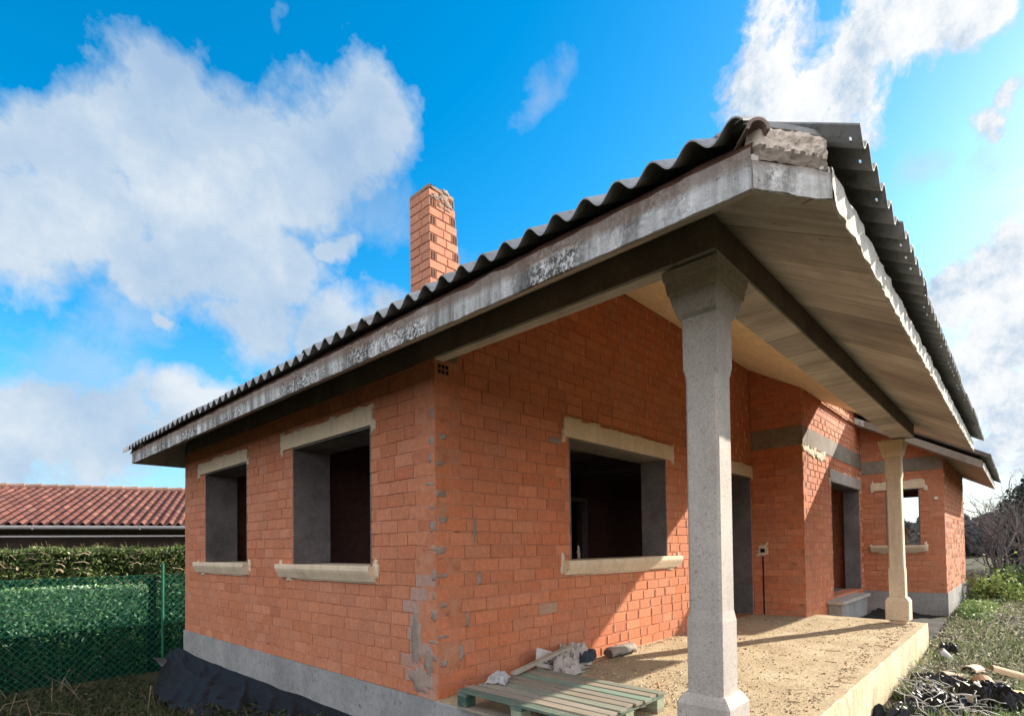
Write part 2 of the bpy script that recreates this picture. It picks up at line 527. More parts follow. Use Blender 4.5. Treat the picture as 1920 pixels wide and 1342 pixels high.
def smear(m, o, u, n, cu, cz, w, h, seed=0, th=.012, k=30):
    """lumpy splash of mortar on a wall face"""
    o = Vector(o); u = Vector(u); n = Vector(n)
    P = lambda a, z, d: o + u * a + n * d + Vector((0, 0, z))
    R = lambda t: 1 + .6 * nz(math.cos(t) * 1.6 + seed * 7.1, math.sin(t) * 1.6, seed) + .45 * nz(math.cos(t) * 4.5 + seed, math.sin(t) * 4.5, seed * 3.3)
    ang = [2 * PI * i / k for i in range(k)]
    se = lambda c: math.copysign(abs(c) ** .7, c)
    r0 = [P(cu + w * se(math.cos(t)) * R(t), cz + h * se(math.sin(t)) * R(t), -.006) for t in ang]
    r1 = [P(cu + w * .93 * se(math.cos(t)) * R(t), cz + h * .93 * se(math.sin(t)) * R(t), th * .8) for t in ang]
    r2 = [P(cu + w * .5 * math.cos(t) * R(t), cz + h * .5 * math.sin(t) * R(t), th * (1 + .4 * nz(i, seed))) for i, t in enumerate(ang)]
    c = P(cu, cz, th)
    vs = r0 + r1 + r2 + [c]
    fs = []
    for i in range(k):
        j = (i + 1) % k
        fs += [(i, j, k + j, k + i), (k + i, k + j, 2 * k + j, 2 * k + i), (2 * k + i, 2 * k + j, 3 * k)]
    m.add(vs, fs)


def opening(o, u, n, a0, a1, z0, z1, lint=(.1, .15, .17), sill=True, door=False, seed=0, depth=.27, label=None, stone=None, zl=None):
    """reveal with lintel, sill and mortar splashes as children"""
    o = Vector(o); u = Vector(u); n = Vector(n); Z = Vector((0, 0, 1))
    stone = stone or M['granite2']
    P = lambda a, z, d: o + u * a + n * d + Z * z
    B = lambda m, a, b, c, d, e, f: m.obox(P((a + b) / 2, (c + d) / 2, (e + f) / 2), u, n, Z, (b - a) / 2, (f - e) / 2, (d - c) / 2)
    m = MB(); t = .018
    B(m, a0, a0 + t, z0, z1 - t, -depth, .002); B(m, a1 - t, a1, z0, z1 - t, -depth, .002)
    B(m, a0, a1, z1 - t, z1, -depth, .002)
    r = m.build('door_reveal' if door else 'window_reveal', M['reveal'], house, bevel=.003)
    if label: r['label'] = label
    l0, l1, lh = lint
    m = MB()
    ns = 26; A0 = a0 - l0; A1 = a1 + l1
    f = lambda i: A0 + (A1 - A0) * i / ns
    tp = [z1 + lh + .012 * nz(i * .7, seed) for i in range(ns + 1)]
    for i in range(ns):
        a, b = f(i), f(i + 1)
        q = [P(a, z1, .022), P(b, z1, .022), P(b, tp[i + 1], .022), P(a, tp[i], .022), P(a, z1, -.05), P(b, z1, -.05), P(b, tp[i + 1], -.05), P(a, tp[i], -.05)]
        fs = [(0, 1, 2, 3), (3, 2, 6, 7), (0, 4, 5, 1)]
        if i == 0: fs.append((0, 3, 7, 4))
        if i == ns - 1: fs.append((1, 5, 6, 2))
        m.add(q, fs)
    m.build('door_lintel' if door else 'window_lintel', stone, r)
    if sill:
        s0, s1 = a0 - (.13 if sill == 2 else .07), a1 + .287
        prof = [(-depth, z0 - .002), (-depth, z0 - .05), (.0, z0 - .05), (.0, z0 - .15), (.035, z0 - .15), (.045, z0 - .13), (.075, z0 - .075), (.085, z0 - .05), (.085, z0 - .012), (.078, z0 - .004)]
        m = MB()
        m.loft([[P(a, z, d) for d, z in prof[2:]] + [P(a, z0 - .004, .0)] for a in (s0, s1)])
        m.loft([[P(a, z, d) for d, z in ((-depth, z0 - .05), (.001, z0 - .05), (.001, z0 - .005), (-depth, z0 - .005))] for a in (a0 + .001, a1 - .001)])
        m.build('window_sill', stone, r, fixn=True)
    m = Many(); rr = random.Random(seed + 5)
    for i in range(7):
        smear(m, o, u, n, rr.uniform(A0 + .1, A1 - .05), z1 + lh + rr.uniform(-.015, .015), rr.uniform(.05, .17), rr.uniform(.012, .032), seed * 10 + i, .016)
    for (ca, cz, w, h) in ((A1 + .02, z1 + lh * .55, .05, .10), (A0 - .0, z1 + .0, .035, .06), (A1 + .03, z1 + .0, .03, .06)):
        smear(m, o, u, n, ca, cz, w, h, seed * 10 + 8 + ca, .02)
    if sill:
        for (ca, cz, w, h) in ((s0 - .01, z0 - .04, .035, .09), (s1 + .01, z0 - .05, .03, .07), ((s0 + s1) / 2, z0 - .158, (s1 - s0) * .42, .012), (s1 - .2, z0 - .17, .06, .02)):
            smear(m, o, u, n, ca, cz, w, h, seed * 10 + 8 + ca, .016)
    m.build('mortar_smear', M['smear'], r)
    return r


# -- left wall (x = 0, faces -X): u runs +Y
def patchL(a, z, rnd):
    if .12 < a < .40 and .05 < z < 1.03 and rnd.random() < .95: return (.36, .25, .215)
    if .0 < a < .2 and z < .3 and rnd.random() < .3: return (.40, .22, .16)
    return None


hl = [(.93, 2.50, 1.0, 2.34), (3.77, 5.29, 1.0, 2.34)]
brick_wall('side_wall', (0, 0, 0), (0, 1, 0), (-1, 0, 0), 6.2, -.02, 2.74, hl, patch=patchL, seed=3, shade=.93, bl=.26)
opening((0, 0, 0), (0, 1, 0), (-1, 0, 0), .93, 2.50, 1.055, 2.34, (.05, .22, .165), 1, seed=1, depth=.44)
opening((0, 0, 0), (0, 1, 0), (-1, 0, 0), 3.77, 5.29, 1.055, 2.34, (.05, .21, .155), 1, seed=2, depth=.44)
# -- front wall (y = 0, faces -Y): u runs +X
def patchF(a, z, rnd):
    if a < .12 and rnd.random() < .22: return (.34, .22, .17)
    if 1.3 < a < 2.1 and .5 < z < .95 and rnd.random() < .25: return (.40, .27, .19)
    return None


hf = [(1.78, 3.89, 1.0, 2.34), (5.95, 6.97, 0, 2.36)]
brick_wall('front_wall', (0, 0, 0), (1, 0, 0), (0, -1, 0), 7.03, -.02, 4.5, hf, top=lambda a: S(a, 0) + .09, ridges=.75, patch=patchF, seed=5, tint=True, bl=.29)
opening((0, 0, 0), (1, 0, 0), (0, -1, 0), 1.78, 3.89, 1.065, 2.34, (.10, .16, .19), 2, seed=3, depth=.36)
opening((0, 0, 0), (1, 0, 0), (0, -1, 0), 5.95, 6.97, 0.0, 2.36, (.15, .055, .19), False, True, seed=4, depth=.9)
# -- return wall (x = 7.03, faces -X) and recess wall (y = -.82)
brick_wall('return_wall', (7.03, -.82, 0), (0, 1, 0), (-1, 0, 0), .82, -.02, 4.5, top=lambda a: S(7.03, -.82 + a) + .09, skipb=[(-1, 9, 2.83, 3.15)], seed=8, shade=1.05, tint=True, bl=.29)
hr = [(1.77, 4.15, .2, 2.36)]
brick_wall('recess_wall', (7.03, -.82, 0), (1, 0, 0), (0, -1, 0), 4.41, -.48, 4.2, hr, top=lambda a: S(9, -.82) + (.09 if a < 1.25 else .27), skipb=[(-1, 9, 2.83, 3.15)], ridges=.5, seed=9, tint=True, bl=.29)
opening((7.03, -.82, 0), (1, 0, 0), (0, -1, 0), 1.77, 4.15, .2, 2.36, (.12, .14, .22), False, True, seed=6, depth=.30, stone=M['granite'])
m = MB()
m.box(7.02, 7.29, -.828, -.001, 2.83, 3.15)
m.build('ring_beam', M['band'], house, bevel=.008); m = MB()
m.box(7.291, 11.43, -.828, -.56, 2.83, 3.15)
m.build('ring_beam', M['band'], house, bevel=.008)
# -- wing: side wall x = 11.44, front wall y = -2.27, far wall x = 16.4
hw = [(.41, 1.0, 1.09, 2.33)]
brick_wall('wing_side_wall', (11.44, -2.27, 0), (0, 1, 0), (-1, 0, 0), 1.45, .14, 4.2, hw, top=lambda a: S(12, -2.27 + a) + .09, skipb=[(-1, 9, 2.70, 2.98)], seed=11, shade=.95)
opening((11.44, -2.27, 0), (0, 1, 0), (-1, 0, 0), .41, 1.0, 1.14, 2.33, (.10, .22, .17), 1, seed=7, depth=.2)
m = MB(); m.box(11.43, 11.60, -2.262, -.83, 2.70, 2.98); m.build('ring_beam', M['band'], house, bevel=.006)
brick_wall('wing_front_wall', (11.44, -2.27, 0), (1, 0, 0), (0, -1, 0), 4.96, .14, 3.0, seed=12, shade=.97, ridges=.3)
brick_wall('wing_end_wall', (16.4, -2.26, 0), (0, 1, 0), (1, 0, 0), 8.4, -.02, 5.4, [(.9, 1.96, .95, 2.47)], top=lambda a: S(16, -2.26 + a) + .09, seed=13)
brick_wall('back_wall', (16.4, 6.2, 0), (-1, 0, 0), (0, 1, 0), 16.4, -.02, 2.85, seed=14, bl=.48)
m = Many(); rr = random.Random(17)
for i in range(9): smear(m, (7.03, -.82, 0), (1, 0, 0), (0, -1, 0), .12 + i * .15 + rr.uniform(-.03, .03), 2.76 + rr.uniform(-.03, .03), rr.uniform(.08, .14), rr.uniform(.05, .08), 200 + i, .012)
m.build('mortar_smear', M['smear'], house)
MB().tube([(11.46, -1.99 - .15, 2.10), (11.40, -1.99 - .15, 2.10)], [.035, .035], 14).build('vent_pipe', M['smear'], house)
# plinth
m = MB()


def plinth_face(a, b, zt, zb, outx, outy):
    n = max(2, int((Vector(b) - Vector(a)).length / .12))
    def P(i, j):
        t = i / n; x = a[0] + (b[0] - a[0]) * t; y = a[1] + (b[1] - a[1]) * t
        z = zt + .012 * nz(i * .6, 1.3) if j == 1 else (zb if j == 0 else zt)
        d = .0 if j == 2 else .018 + .004 * nz(i, j, 2)
        return (x + outx * d, y + outy * d, z)
    m.grid(P, n, 2)


plinth_face((0, 6.22), (0, -.018), -.015, -1.3, -1, 0)
plinth_face((16.4, 6.2), (0, 6.2), -.015, -1.4, 0, 1)
plinth_face((11.44, -.82), (11.44, -2.288), .145, -.6, -1, 0)
plinth_face((11.422, -2.27), (16.42, -2.27), .145, -.6, 0, -1)
plinth_face((16.4, -2.27), (16.4, 6.2), .0, -.8, 1, 0)
m.build('plinth', M['plinth'], house)
# interior: floor, ceiling, partitions
m = MB(); m.box(.25, 16.2, .0, 6.0, -.3, -.004); m.box(7.3, 16.2, -.6, .0, -.3, -.004); m.box(11.7, 16.2, -2.1, -.6, -.3, -.004)
m.box(7.3, 11.4, -.60, -.1, -.003, .19)
m.build('interior_floor', M['reveal'], house)
m = MB(); m.box(.20, 16.2, .22, 6.0, 2.62, 2.72); m.box(7.25, 16.2, -.62, .219, 2.62, 2.72); m.box(11.6, 16.2, -2.1, -.621, 2.62, 2.72)
m.build('interior_ceiling', M['reveal'], house)
m = MB()
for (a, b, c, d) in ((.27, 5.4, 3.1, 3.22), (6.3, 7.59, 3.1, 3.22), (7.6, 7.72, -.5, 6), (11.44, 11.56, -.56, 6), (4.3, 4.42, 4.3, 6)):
    MB().box(a, b, c, d, -.003, 2.619, col=(.45, .15, .08) if a > 11 else (.10, .045, .038)).build('partition_wall', M['any'], house)  # all but one partition darkened in colour to deepen the room shade
m = MB(); m.box(5.32, 5.40, 3.02, 3.098, 0, 2.1); m.box(6.30, 6.38, 3.02, 3.098, 0, 2.1); m.box(5.32, 6.38, 3.02, 3.098, 2.101, 2.18)
for q in range(len(m.c)): m.c[q] = (.16, .14, .14)
m.build('inner_door_frame', M['any'], house)

# -- sloping roof slab (underside board marked), fascias, bedding strip, sheets


def slab_poly(m, poly, zf, t=.14):
    n = len(poly)
    lo = [(x, y, zf(x, y)) for x, y in poly]; hi = [(x, y, zf(x, y) + t) for x, y in poly]
    fs = [tuple(range(n))[::-1], tuple(range(n, 2 * n))] + [(i, (i + 1) % n, n + (i + 1) % n, n + i) for i in range(n)]
    m.add(lo + hi, fs)


zl = lambda x, y: Z0 + TAN * (x - XE)
zfr = lambda x, y: Z0 + TAN * (y - YF)
zbk = lambda x, y: Z0 + TAN * (YB - y)
HX = XE + (RIDGE - YF)
CH0 = (XE, -2.70); CH1 = (-.30, YF)
hipc = (CH0[0] + .0, CH0[1]); 
# hip line: x - XE = y - YF
hp = (-.42, -.42 + YF - XE)
m = MB()
slab_poly(m, [CH1, (XEND, YF), (XEND, -.80), (XW, -.80), (XW, YF), (XR, YF), (XR, RIDGE), (HX, RIDGE), hp], zfr)
slab_poly(m, [CH0, hp, (HX, RIDGE), (XE, YB)], zl)
slab_poly(m, [CH0, CH1, hp], lambda x, y: Z0)
slab_poly(m, [(XE, YB), (HX, RIDGE), (XR, RIDGE), (XR, YB)], zbk)
m.build('roof_slab', M['boards'], house, fixn=True)
# yellow plastered part of the porch ceiling: a thin coat 4 mm under the slab
m = MB()
ys = lambda x: -2.03 + .01 * nz(x * 1.3, 4.)
n = 50; XY0, XY1 = .40, 11.3
def PY(i, j):
    x = XY0 + (XY1 - XY0) * i / n
    if x > 7.0: y1 = -.832
    else: y1 = -.012
    y = ys(x) if j == 0 else y1
    if x > XEND - .1: y = -.9 if j == 0 else -.832
    if j == 1: y = max(min(y, x + YF - XE - .01), ys(x))
    return (x, y, zfr(x, y) - .005)
m.grid(PY, n, 1); m.grid(lambda i, j: (PY(i, 0)[0], PY(i, 0)[1], PY(i, 0)[2] + (0 if j == 0 else .006)), n, 1)
m.build('plastered_ceiling', M['yellow'], house, fixn=False)


def fascia(m, a, b, z0, z1, nx, ny, amp=.006, topj=.012, proud=.006, seed=0, botj=.004):
    a = Vector((*a, 0)); b = Vector((*b, 0)); L = (b - a).length; n = int(L / .03) + 2; nv = 7
    nn = Vector((nx, ny, 0)).normalized()
    def P(i, j):
        t = i / n; p = a + (b - a) * t; s = t * L
        if j == 0: d = -.004; z = z0 + botj * nz(s * 12, seed)
        elif j == nv: d = -.01; z = z1 + topj * fb(s, seed, 0, 5)
        else:
            v = (j - 1) / (nv - 2)
            z = z0 + .002 + (z1 - z0 - .004) * v + (botj * nz(s * 12, seed) if j == 1 else 0) + (topj * fb(s, seed, 0, 5) if j == nv - 1 else 0)
            d = proud + amp * fb(s, z * 1., seed, 9)
        p = p + nn * d
        return (p.x, p.y, z)
    m.grid(P, n, nv)


m = MB(); fascia(m, (XE, YB), CH0, Z0, 2.755, -1, 0, seed=1, amp=.005, topj=.016)
fascia(m, (17, YB), (XE, YB), Z0, 2.715, 0, 1, seed=4)
fa = m.build('eave_fascia', M['fascia_l'], house, smooth=False); fa['label'] = 'grey concrete eave edge with black lichen and white drips'
m = MB(); fascia(m, CH0, CH1, Z0, 2.705, -.56, -.83, seed=2, amp=.008, topj=.014)
m.build('chamfered_fascia', M['fascia_l'], house)
m = MB(); fascia(m, CH1, (XEND, YF), Z0, 2.725, 0, -1, seed=3, amp=.010, topj=.012, proud=.008, botj=.006)
fascia(m, (XW, YF), (XR, YF), Z0, 2.725, 0, -1, seed=5, amp=.014, topj=.02, proud=.008)
m.build('eave_fascia', M['fascia_f'], house)['label'] = 'sunlit rough white plastered eave edge over the porch'
# raking ends of the slab
m = MB()
for (x, y0, y1, sx) in ((XW, YF, -1.0, -1), (XEND, YF, -1.0, 1)):
    n = 20; m = MB()
    m.grid(lambda i, j: (x + sx * (.006 + .003 * nz(i, j)), y0 + (y1 - y0) * i / n, zfr(0, y0 + (y1 - y0) * i / n) + .145 * j - .002), n, 1)
    m.build('verge_fascia', M['band'], house)
# brown bedding strip under the sheets
m = MB()
def strip(a, b, nx, ny, z0=2.715, z1=2.835):
    a = Vector((*a, 0)); b = Vector((*b, 0)); L = (b - a).length; n = int(L / .06); nn = Vector((nx, ny, 0)).normalized()
    m.grid(lambda i, j: tuple((a + (b - a) * i / n + nn * (-.018 + .006 * nz(i * .5, j) - (.0 if j < 3 else .03)) + Vector((0, 0, z0 - .02 + (z1 - z0) * j / 3 + (.008 * nz(i * .4, 9)) * (j == 3))))), n, 3)
strip((XE, YB), CH0, -1, 0); strip(CH1, (XEND, YF), 0, -1, z1=2.83); strip((XW, YF), (XR, YF), 0, -1, z1=2.83); strip((17, YB), (XE, YB), 0, 1)
m.build('bedding_strip', M['strip'], house)
# corrugated sheets
PITCH = .177; AMP = .034; OFF = .270


def sheets(name, U0, U1, v0f, v1f, XYZ, seed=0, holes=False, sheetw=5):
    m = MB(); rnd = random.Random(seed); nsub = 12
    u = U0; k = 0
    while u < U1 - .02:
        w = min(sheetw * PITCH, U1 - u) + (.4 * PITCH if u + sheetw * PITCH < U1 else 0)
        nu = max(2, int(round(w / PITCH * nsub)))
        dj = rnd.uniform(-.012, .012); tz = rnd.uniform(-.004, .004) + (.004 if k % 2 else 0); tilt = rnd.uniform(-.006, .006)
        vv = [0, .036, .045, .12, .35, .7, 1.2, 2., 3., 4.2, 5.5, 8]
        nv = len(vv) - 1
        def P(i, j, th):
            uu = u + w * i / nu
            a = v0f(uu) + dj; b = max(v1f(uu), a + .02)
            v = min(a + vv[j], b) if j < nv else b
            ww = AMP * math.cos(2 * PI * uu / PITCH)
            return XYZ(uu, v, OFF + ww + tz + tilt * (i / nu - .5) + th + .004 * nz(uu * 1.5, v, seed))
        def skip(i, j):
            return holes and j == 1 and (i % nsub) == 2 and i > 0 and rnd2.random() < .6
        for th in (0., .0075):
            rnd2 = random.Random(seed * 100 + k)
            m.grid(lambda i, j: P(i, j, th), nu, nv, skip=skip)
        m.grid(lambda i, j: P(i, 0, .0075 * j), nu, 1)
        m.grid(lambda i, j: P(i, nv, .0075 * j), nu, 1)
        for e in (0, nu): m.grid(lambda i, j: P(e, i, .0075 * j), nv, 1)
        u += sheetw * PITCH; k += 1
    return m.build(name, M['fibre'], house, smooth=False)


XT = -.655; YT = -3.03
hip_x = lambda y: min(y - YF + XE, YB - y + XE, HX)
sheets('roof_sheets', -2.695, 6.98, lambda y: XT, lambda y: max(hip_x(y), XT + .05), lambda u, v, h: (v, u, Z0 + TAN * (v - XE) + h), 1)['label'] = 'grey corrugated sheets with wavy edge over the side eave'
hip_y = lambda x: min(x - XE + YF, RIDGE)
sheets('roof_sheets', -.33, 8.52, lambda x: YT, lambda x: hip_y(x) if x < HX else RIDGE, lambda u, v, h: (u, v, Z0 + TAN * (v - YF) + h), 2, True)['label'] = 'grey corrugated sheets overhanging the porch with nail holes'
sheets('roof_sheets', 8.52, 10.80, lambda x: -.90, lambda x: RIDGE, lambda u, v, h: (u, v, Z0 + TAN * (v - YF) + h), 3)
sheets('roof_sheets', 10.80, 17.2, lambda x: YT, lambda x: RIDGE, lambda u, v, h: (u, v, Z0 + TAN * (v - YF) + h), 4)['label'] = 'grey corrugated sheets over the lower wing'
sheets('roof_sheets', -.6, 17.2, lambda x: -(YB + .15), lambda x: -max(YB - (x - XE), RIDGE), lambda u, v, h: (u, -v, Z0 + TAN * (YB + v) + h), 5)
# hip cap: shallow folded fibre cement piece running up the hip
m = MB()
hd = Vector((1, 1, TAN)).normalized(); hs = Vector((1, -1, 0)).normalized()
hc0 = Vector((XE + .0, YF + .0, Z0 + OFF + .030)) + hd * .13
for (s0, s1) in ((.30, 1.2), (1.17, 2.4), (2.37, 3.6), (3.57, 4.8), (4.77, 6.)):
    up = .012 if s0 > 0 else 0
    secs = []
    for t in (s0, s1):
        c = hc0 + hd * t + Vector((0, 0, up))
        w = .17; dz = TAN * w * .7071
        secs.append([c - hs * w - Vector((0, 0, dz)), c - hs * .03, c + hs * .03, c + hs * w - Vector((0, 0, dz)),
                     c + hs * w + Vector((0, 0, .012 - dz)), c + hs * .03 + Vector((0, 0, .012)), c - hs * .03 + Vector((0, 0, .012)), c - hs * w + Vector((0, 0, .012 - dz))])
    m.loft(secs)
m.build('hip_cap', M['fibre'], house, fixn=True)
m = MB()
pa = Vector((-.612, -2.672, 2.845)); pb = Vector((-.215, -2.925, 2.858)); inn = Vector((.62, .68, .42)).normalized() * .42
secs = []
for t in (0, .25, .5, .75, 1.):
    p = pa.lerp(pb, t) + Vector((0, 0, .012 * math.sin(PI * t))); q = p + inn
    secs.append([p, q, q + Vector((0, 0, .012)), p + Vector((-.004, -.005, .026)), p + Vector((-.006, -.007, .001))])
m.loft(secs); m.build('hip_end_sheet', M['fibre'], house, fixn=True)
# mortar packed between the chamfered fascia and the hip cap
m = MB()
n = 40; nv = 16
A = Vector((CH0[0] + .01, CH0[1] - .0, 0)); B = Vector((CH1[0] + .02, CH1[1] + .0, 0)); nn = Vector((-.56, -.83, 0)).normalized()
def PM(i, j):
    t = i / n; v = j / nv
    z = 2.695 + .168 * v
    d = .012 + .007 * fb(t * 3, v * 2, 1, 2.2) + .009 * fb(t * 2, v, 5, 6) - .02 * sm((v - .8) * 5) - .05 * (1 - sm(t * 12)) - .05 * (1 - sm((1 - t) * 12)) - (.05 if j == 0 else 0)
    p = A + (B - A) * t + nn * d
    return (p.x, p.y, z)
m.grid(PM, n, nv)
fz = [6. + 1.6 * nz(i * .35, 7) for i in range(n)]
for q in range(len(m.m)): m.m[q] = 1 if (q // n) < fz[q % n] else 0
m.build('hip_mortar', [M['pinkm'], M['band']], house, smooth=False)
m = MB()
pp = []
c = Vector((XE + .035, -2.69, 2.80))
ax_ = Vector((-.7, -.7, .1)).normalized(); sd = Vector((.7, -.7, 0)).normalized()
for t in (0, .18):
    o_ = c - ax_ * t + ax_ * .06
    outer = [o_ + (sd * math.cos(a) + Vector((0, 0, 1)) * math.sin(a)) * .047 for a in [PI * (k / 8) for k in range(9)]]
    inner = [o_ + (sd * math.cos(a) + Vector((0, 0, 1)) * math.sin(a)) * .034 for a in [PI * (1 - k / 8) for k in range(9)]]
    pp.append(outer + inner)
m.loft(pp, col=(.27, .20, .18))
m.build('ridge_tile', M['tile'], house, fixn=True)
# beams
m = MB()
m.box(0.0, .07, -2.30, -.001, 2.735, 2.945)
m.box(.071, 7.15, -2.298, -2.06, 2.738, 2.95)
m.box(-.004, .25, .0, 6.2, 2.742, 2.945)
bm_ = m.build('porch_beam', M['darkc'], house, bevel=.006)
m = MB(); m.grid(lambda i, j: (.02 + 7.1 * i / 60, -2.304 + [.0, .0, .25][j], [2.748, 2.728, 2.726][j] + .003 * nz(i * .9, j)), 60, 2)
m.grid(lambda i, j: ([-.004, -.004, .085][j], -2.31 + 2.3 * i / 40, [2.745, 2.727, 2.725][j] + .004 * nz(i * .7, j, 3)), 40, 2)
m.build('beam_underside', M['boards'], bm_)
# porch floor
m = MB()
n1, n2 = 90, 30
zs_ = lambda x, y: .008 * fb(x, y, 0, 1.2) + .004 * fb(x, y, 1, 7) - .004
def edge_y(x): return -2.365 + .012 * fb(x, 0, 0, 3)
def PS(i, j):
    x = -.02 + 7.40 * i / n1; y0 = edge_y(x)
    y = y0 + (0 - y0) * (j / n2) ** 1.3
    return (x + (.28 * (1 + y / 2.3) if i == n1 else 0), y, zs_(x, y))
m.grid(PS, n1, n2, 0)
m.grid(lambda i, j: (PS(i, 0)[0], PS(i, 0)[1] + [0, -.004, -.008, .0][j] + .006 * nz(i * .7, j), PS(i, 0)[2] - [0, .012, .15, .6][j]), n1, 3, 1)
m.grid(lambda i, j: (PS(n1, i)[0] + [0, .004, .0][j], PS(n1, i)[1], PS(n1, i)[2] - [0, .012, .6][j]), n2, 2, 1)
m.grid(lambda i, j: (PS(0, i)[0] - [0, .004, .0][j], PS(0, i)[1], PS(0, i)[2] - [0, .012, .6][j]), n2, 2, 2)
m.build('porch_floor', [M['slab'], M['slabedge'], M['plinth']], house, fixn=False)
# doorstep at the recessed door
m = MB()
m.box(8.35, 10.45, -1.05, -.825, -.5, .10); s1 = m.build('door_step', M['plinth'], house, bevel=.01)
m = MB(); m.box(8.28, 10.52, -1.10, -.60, .102, .165); m.build('step_tread', M['granite'], s1, bevel=.008)
m = MB(); m.box(8.9, 9.5, -.5, -.3, .191, .33); m.build('lit_patch_block', M['granite2'], s1, bevel=.006)  # pale block standing in for the lit patch inside the doorway


# -- columns
def sq(cx, cy, hx, hy, z, ch=.0):
    c = ch
    if c <= 0: c = .004
    return [(cx - hx + c, cy - hy, z), (cx + hx - c, cy - hy, z), (cx + hx, cy - hy + c, z), (cx + hx, cy + hy - c, z), (cx + hx - c, cy + hy, z), (cx - hx + c, cy + hy, z), (cx - hx, cy + hy - c, z), (cx - hx, cy - hy + c, z)]


def column(x, y, lx, ly, mat, lab):
    # x, y = foot of the near corner; lx, ly = lean at the top
    w = .1
    cx = lambda z: x + .1 + lx * (z - .39) / 2.05
    cy = lambda z: y + .1 + ly * (z - .39) / 2.05
    m = MB()
    hh = [(.385, w, .003), (.78, w, .003), (.84, w - .007, .014), (2.12, w - .009, .014), (2.18, w - .001, .004), (2.452, w - .001, .004)]
    m.loft([sq(cx(z), cy(z), a, a, z, c) for z, a, c in hh])
    sh = m.build('porch_column', mat, house); sh['label'] = lab
    m = MB()
    hh = [(.0, .105, .004), (.045, .105, .004), (.055, .135, .004), (.06, .148, .012), (.335, .148, .012), (.375, .125, .004), (.39, .112, .004)]
    m.loft([sq(x + .1, y + .1, a, a, z - .004, c) for z, a, c in hh])
    m.build('column_base', mat, sh)
    m = MB()
    # bracket capital: straight towards the wall and the camera side, stepped along the beam
    X, Y = cx(2.45), cy(2.45)
    pr = [(2.452, .104, .104), (2.458, .112, .108), (2.475, .135, .112), (2.50, .156, .118), (2.525, .166, .124), (2.575, .168, .136), (2.579, .192, .140), (2.645, .196, .150), (2.649, .214, .153), (2.70, .216, .158), (2.706, .16, .12), (2.734, .16, .12)]
    m.loft([sq(X + .02, Y + .01, a, b, z, .004) for z, a, b in pr])
    m.build('capital', mat, sh)


column(.115, -2.25, -.045, -.03, M['granite'], 'rough speckled granite column at the near porch corner')
column(7.02, -2.15, -.05, .0, M['granite2'], 'slender cream stone column at the far porch end')

# -- chimney (tapering, hollow bricks on edge seen here and there)
ch = MB(); rnd = random.Random(4)
cx0, cy0 = 1.311, 1.681; HB = .108
def cw(z):   # half extents grow downwards on the far sides only
    t = (5.6 - z)
    return .385 + .11 * t, .38 + .0 * t
z = 3.6; k = 0
holes_m = MB()
while z < 5.58:
    z2 = min(z + HB, 5.60)
    wx, wy = cw((z + z2) / 2)
    # four faces as rows of bricks
    for face in range(4):
        Lf = wx if face in (0, 2) else wy
        a = 0; j = 0
        segs = []
        if face == 0:
            segs = [(0, .10, 'h'), (.10, Lf * .58, 'b'), (Lf * .58, Lf, 'b')] if k % 2 == 0 else [(0, Lf * .5, 'b'), (Lf * .5, Lf - .10, 'b'), (Lf - .10, Lf, 'h')]
        else: segs = [(0, Lf * (.5 if k % 2 else .38), 'b'), (Lf * (.5 if k % 2 else .38), Lf, 'b')]
        for (p, q, ty) in segs:
            p2, q2 = p + (.004 if p > 0 else 0), q - (.004 if q < Lf else 0)
            if face == 0: f = lambda u, zz, d: (cx0 + u, cy0 - d, zz)
            elif face == 1: f = lambda u, zz, d: (cx0 - d, cy0 + u, zz)
            elif face == 2: f = lambda u, zz, d: (cx0 + u, cy0 + wy + d, zz)
            else: f = lambda u, zz, d: (cx0 + wx + d, cy0 + u, zz)
            b = .004; dp = rnd.uniform(0, .006)
            col = Vector((.56, .25, .16)) * rnd.uniform(.85, 1.12)
            if z > 5.44: col = Vector((.34, .25, .19)) * rnd.uniform(.8, 1.1)
            vs = [f(p2, z + .004, -.012), f(q2, z + .004, -.012), f(q2, z2 - .004, -.012), f(p2, z2 - .004, -.012), f(p2 + b, z + .004 + b, dp), f(q2 - b, z + .004 + b, dp), f(q2 - b, z2 - .004 - b, dp), f(p2 + b, z2 - .004 - b, dp)]
            ch.add(vs, [(4, 5, 6, 7), (0, 1, 5, 4), (1, 2, 6, 5), (2, 3, 7, 6), (3, 0, 4, 7)], 0, tuple(col))
            if ty == 'h':
                for iu in range(2):
                    for iz in range(3):
                        uu = p2 + (q2 - p2) * (.30 + .42 * iu); zz = z + .004 + (z2 - z - .008) * (.21 + .29 * iz)
                        hw_, hz_ = .016, .0115
                        ch.add([f(uu - hw_, zz - hz_, dp + .0015), f(uu + hw_, zz - hz_, dp + .0015), f(uu + hw_, zz + hz_, dp + .0015), f(uu - hw_, zz + hz_, dp + .0015)], [(0, 1, 2, 3)], 2)
    z = z2; k += 1
zt = [(cx0 + .006, cy0 + .006), (cx0 + .378, cy0 + .006), (cx0 + .378, cy0 + .374), (cx0 + .006, cy0 + .374)]
zb = [(cx0 + .006, cy0 + .006), (cx0 + .595, cy0 + .006), (cx0 + .595, cy0 + .374), (cx0 + .006, cy0 + .374)]
ch.loft([[(x, y, 3.6) for x, y in zb], [(x, y, 5.60) for x, y in zt]], 1)
chim = ch.build('chimney', [M['brick'], M['mortar'], M['dark']], house)
m = Many()
for i in range(14):
    smear(m, (cx0, cy0, 0), (1, 0, 0), (0, -1, 0), rnd.uniform(.02, .3), rnd.uniform(5.38, 5.6), rnd.uniform(.02, .06), rnd.uniform(.01, .03), i + 40, .012)
m.build('mortar_smear', M['greysmear'], chim)
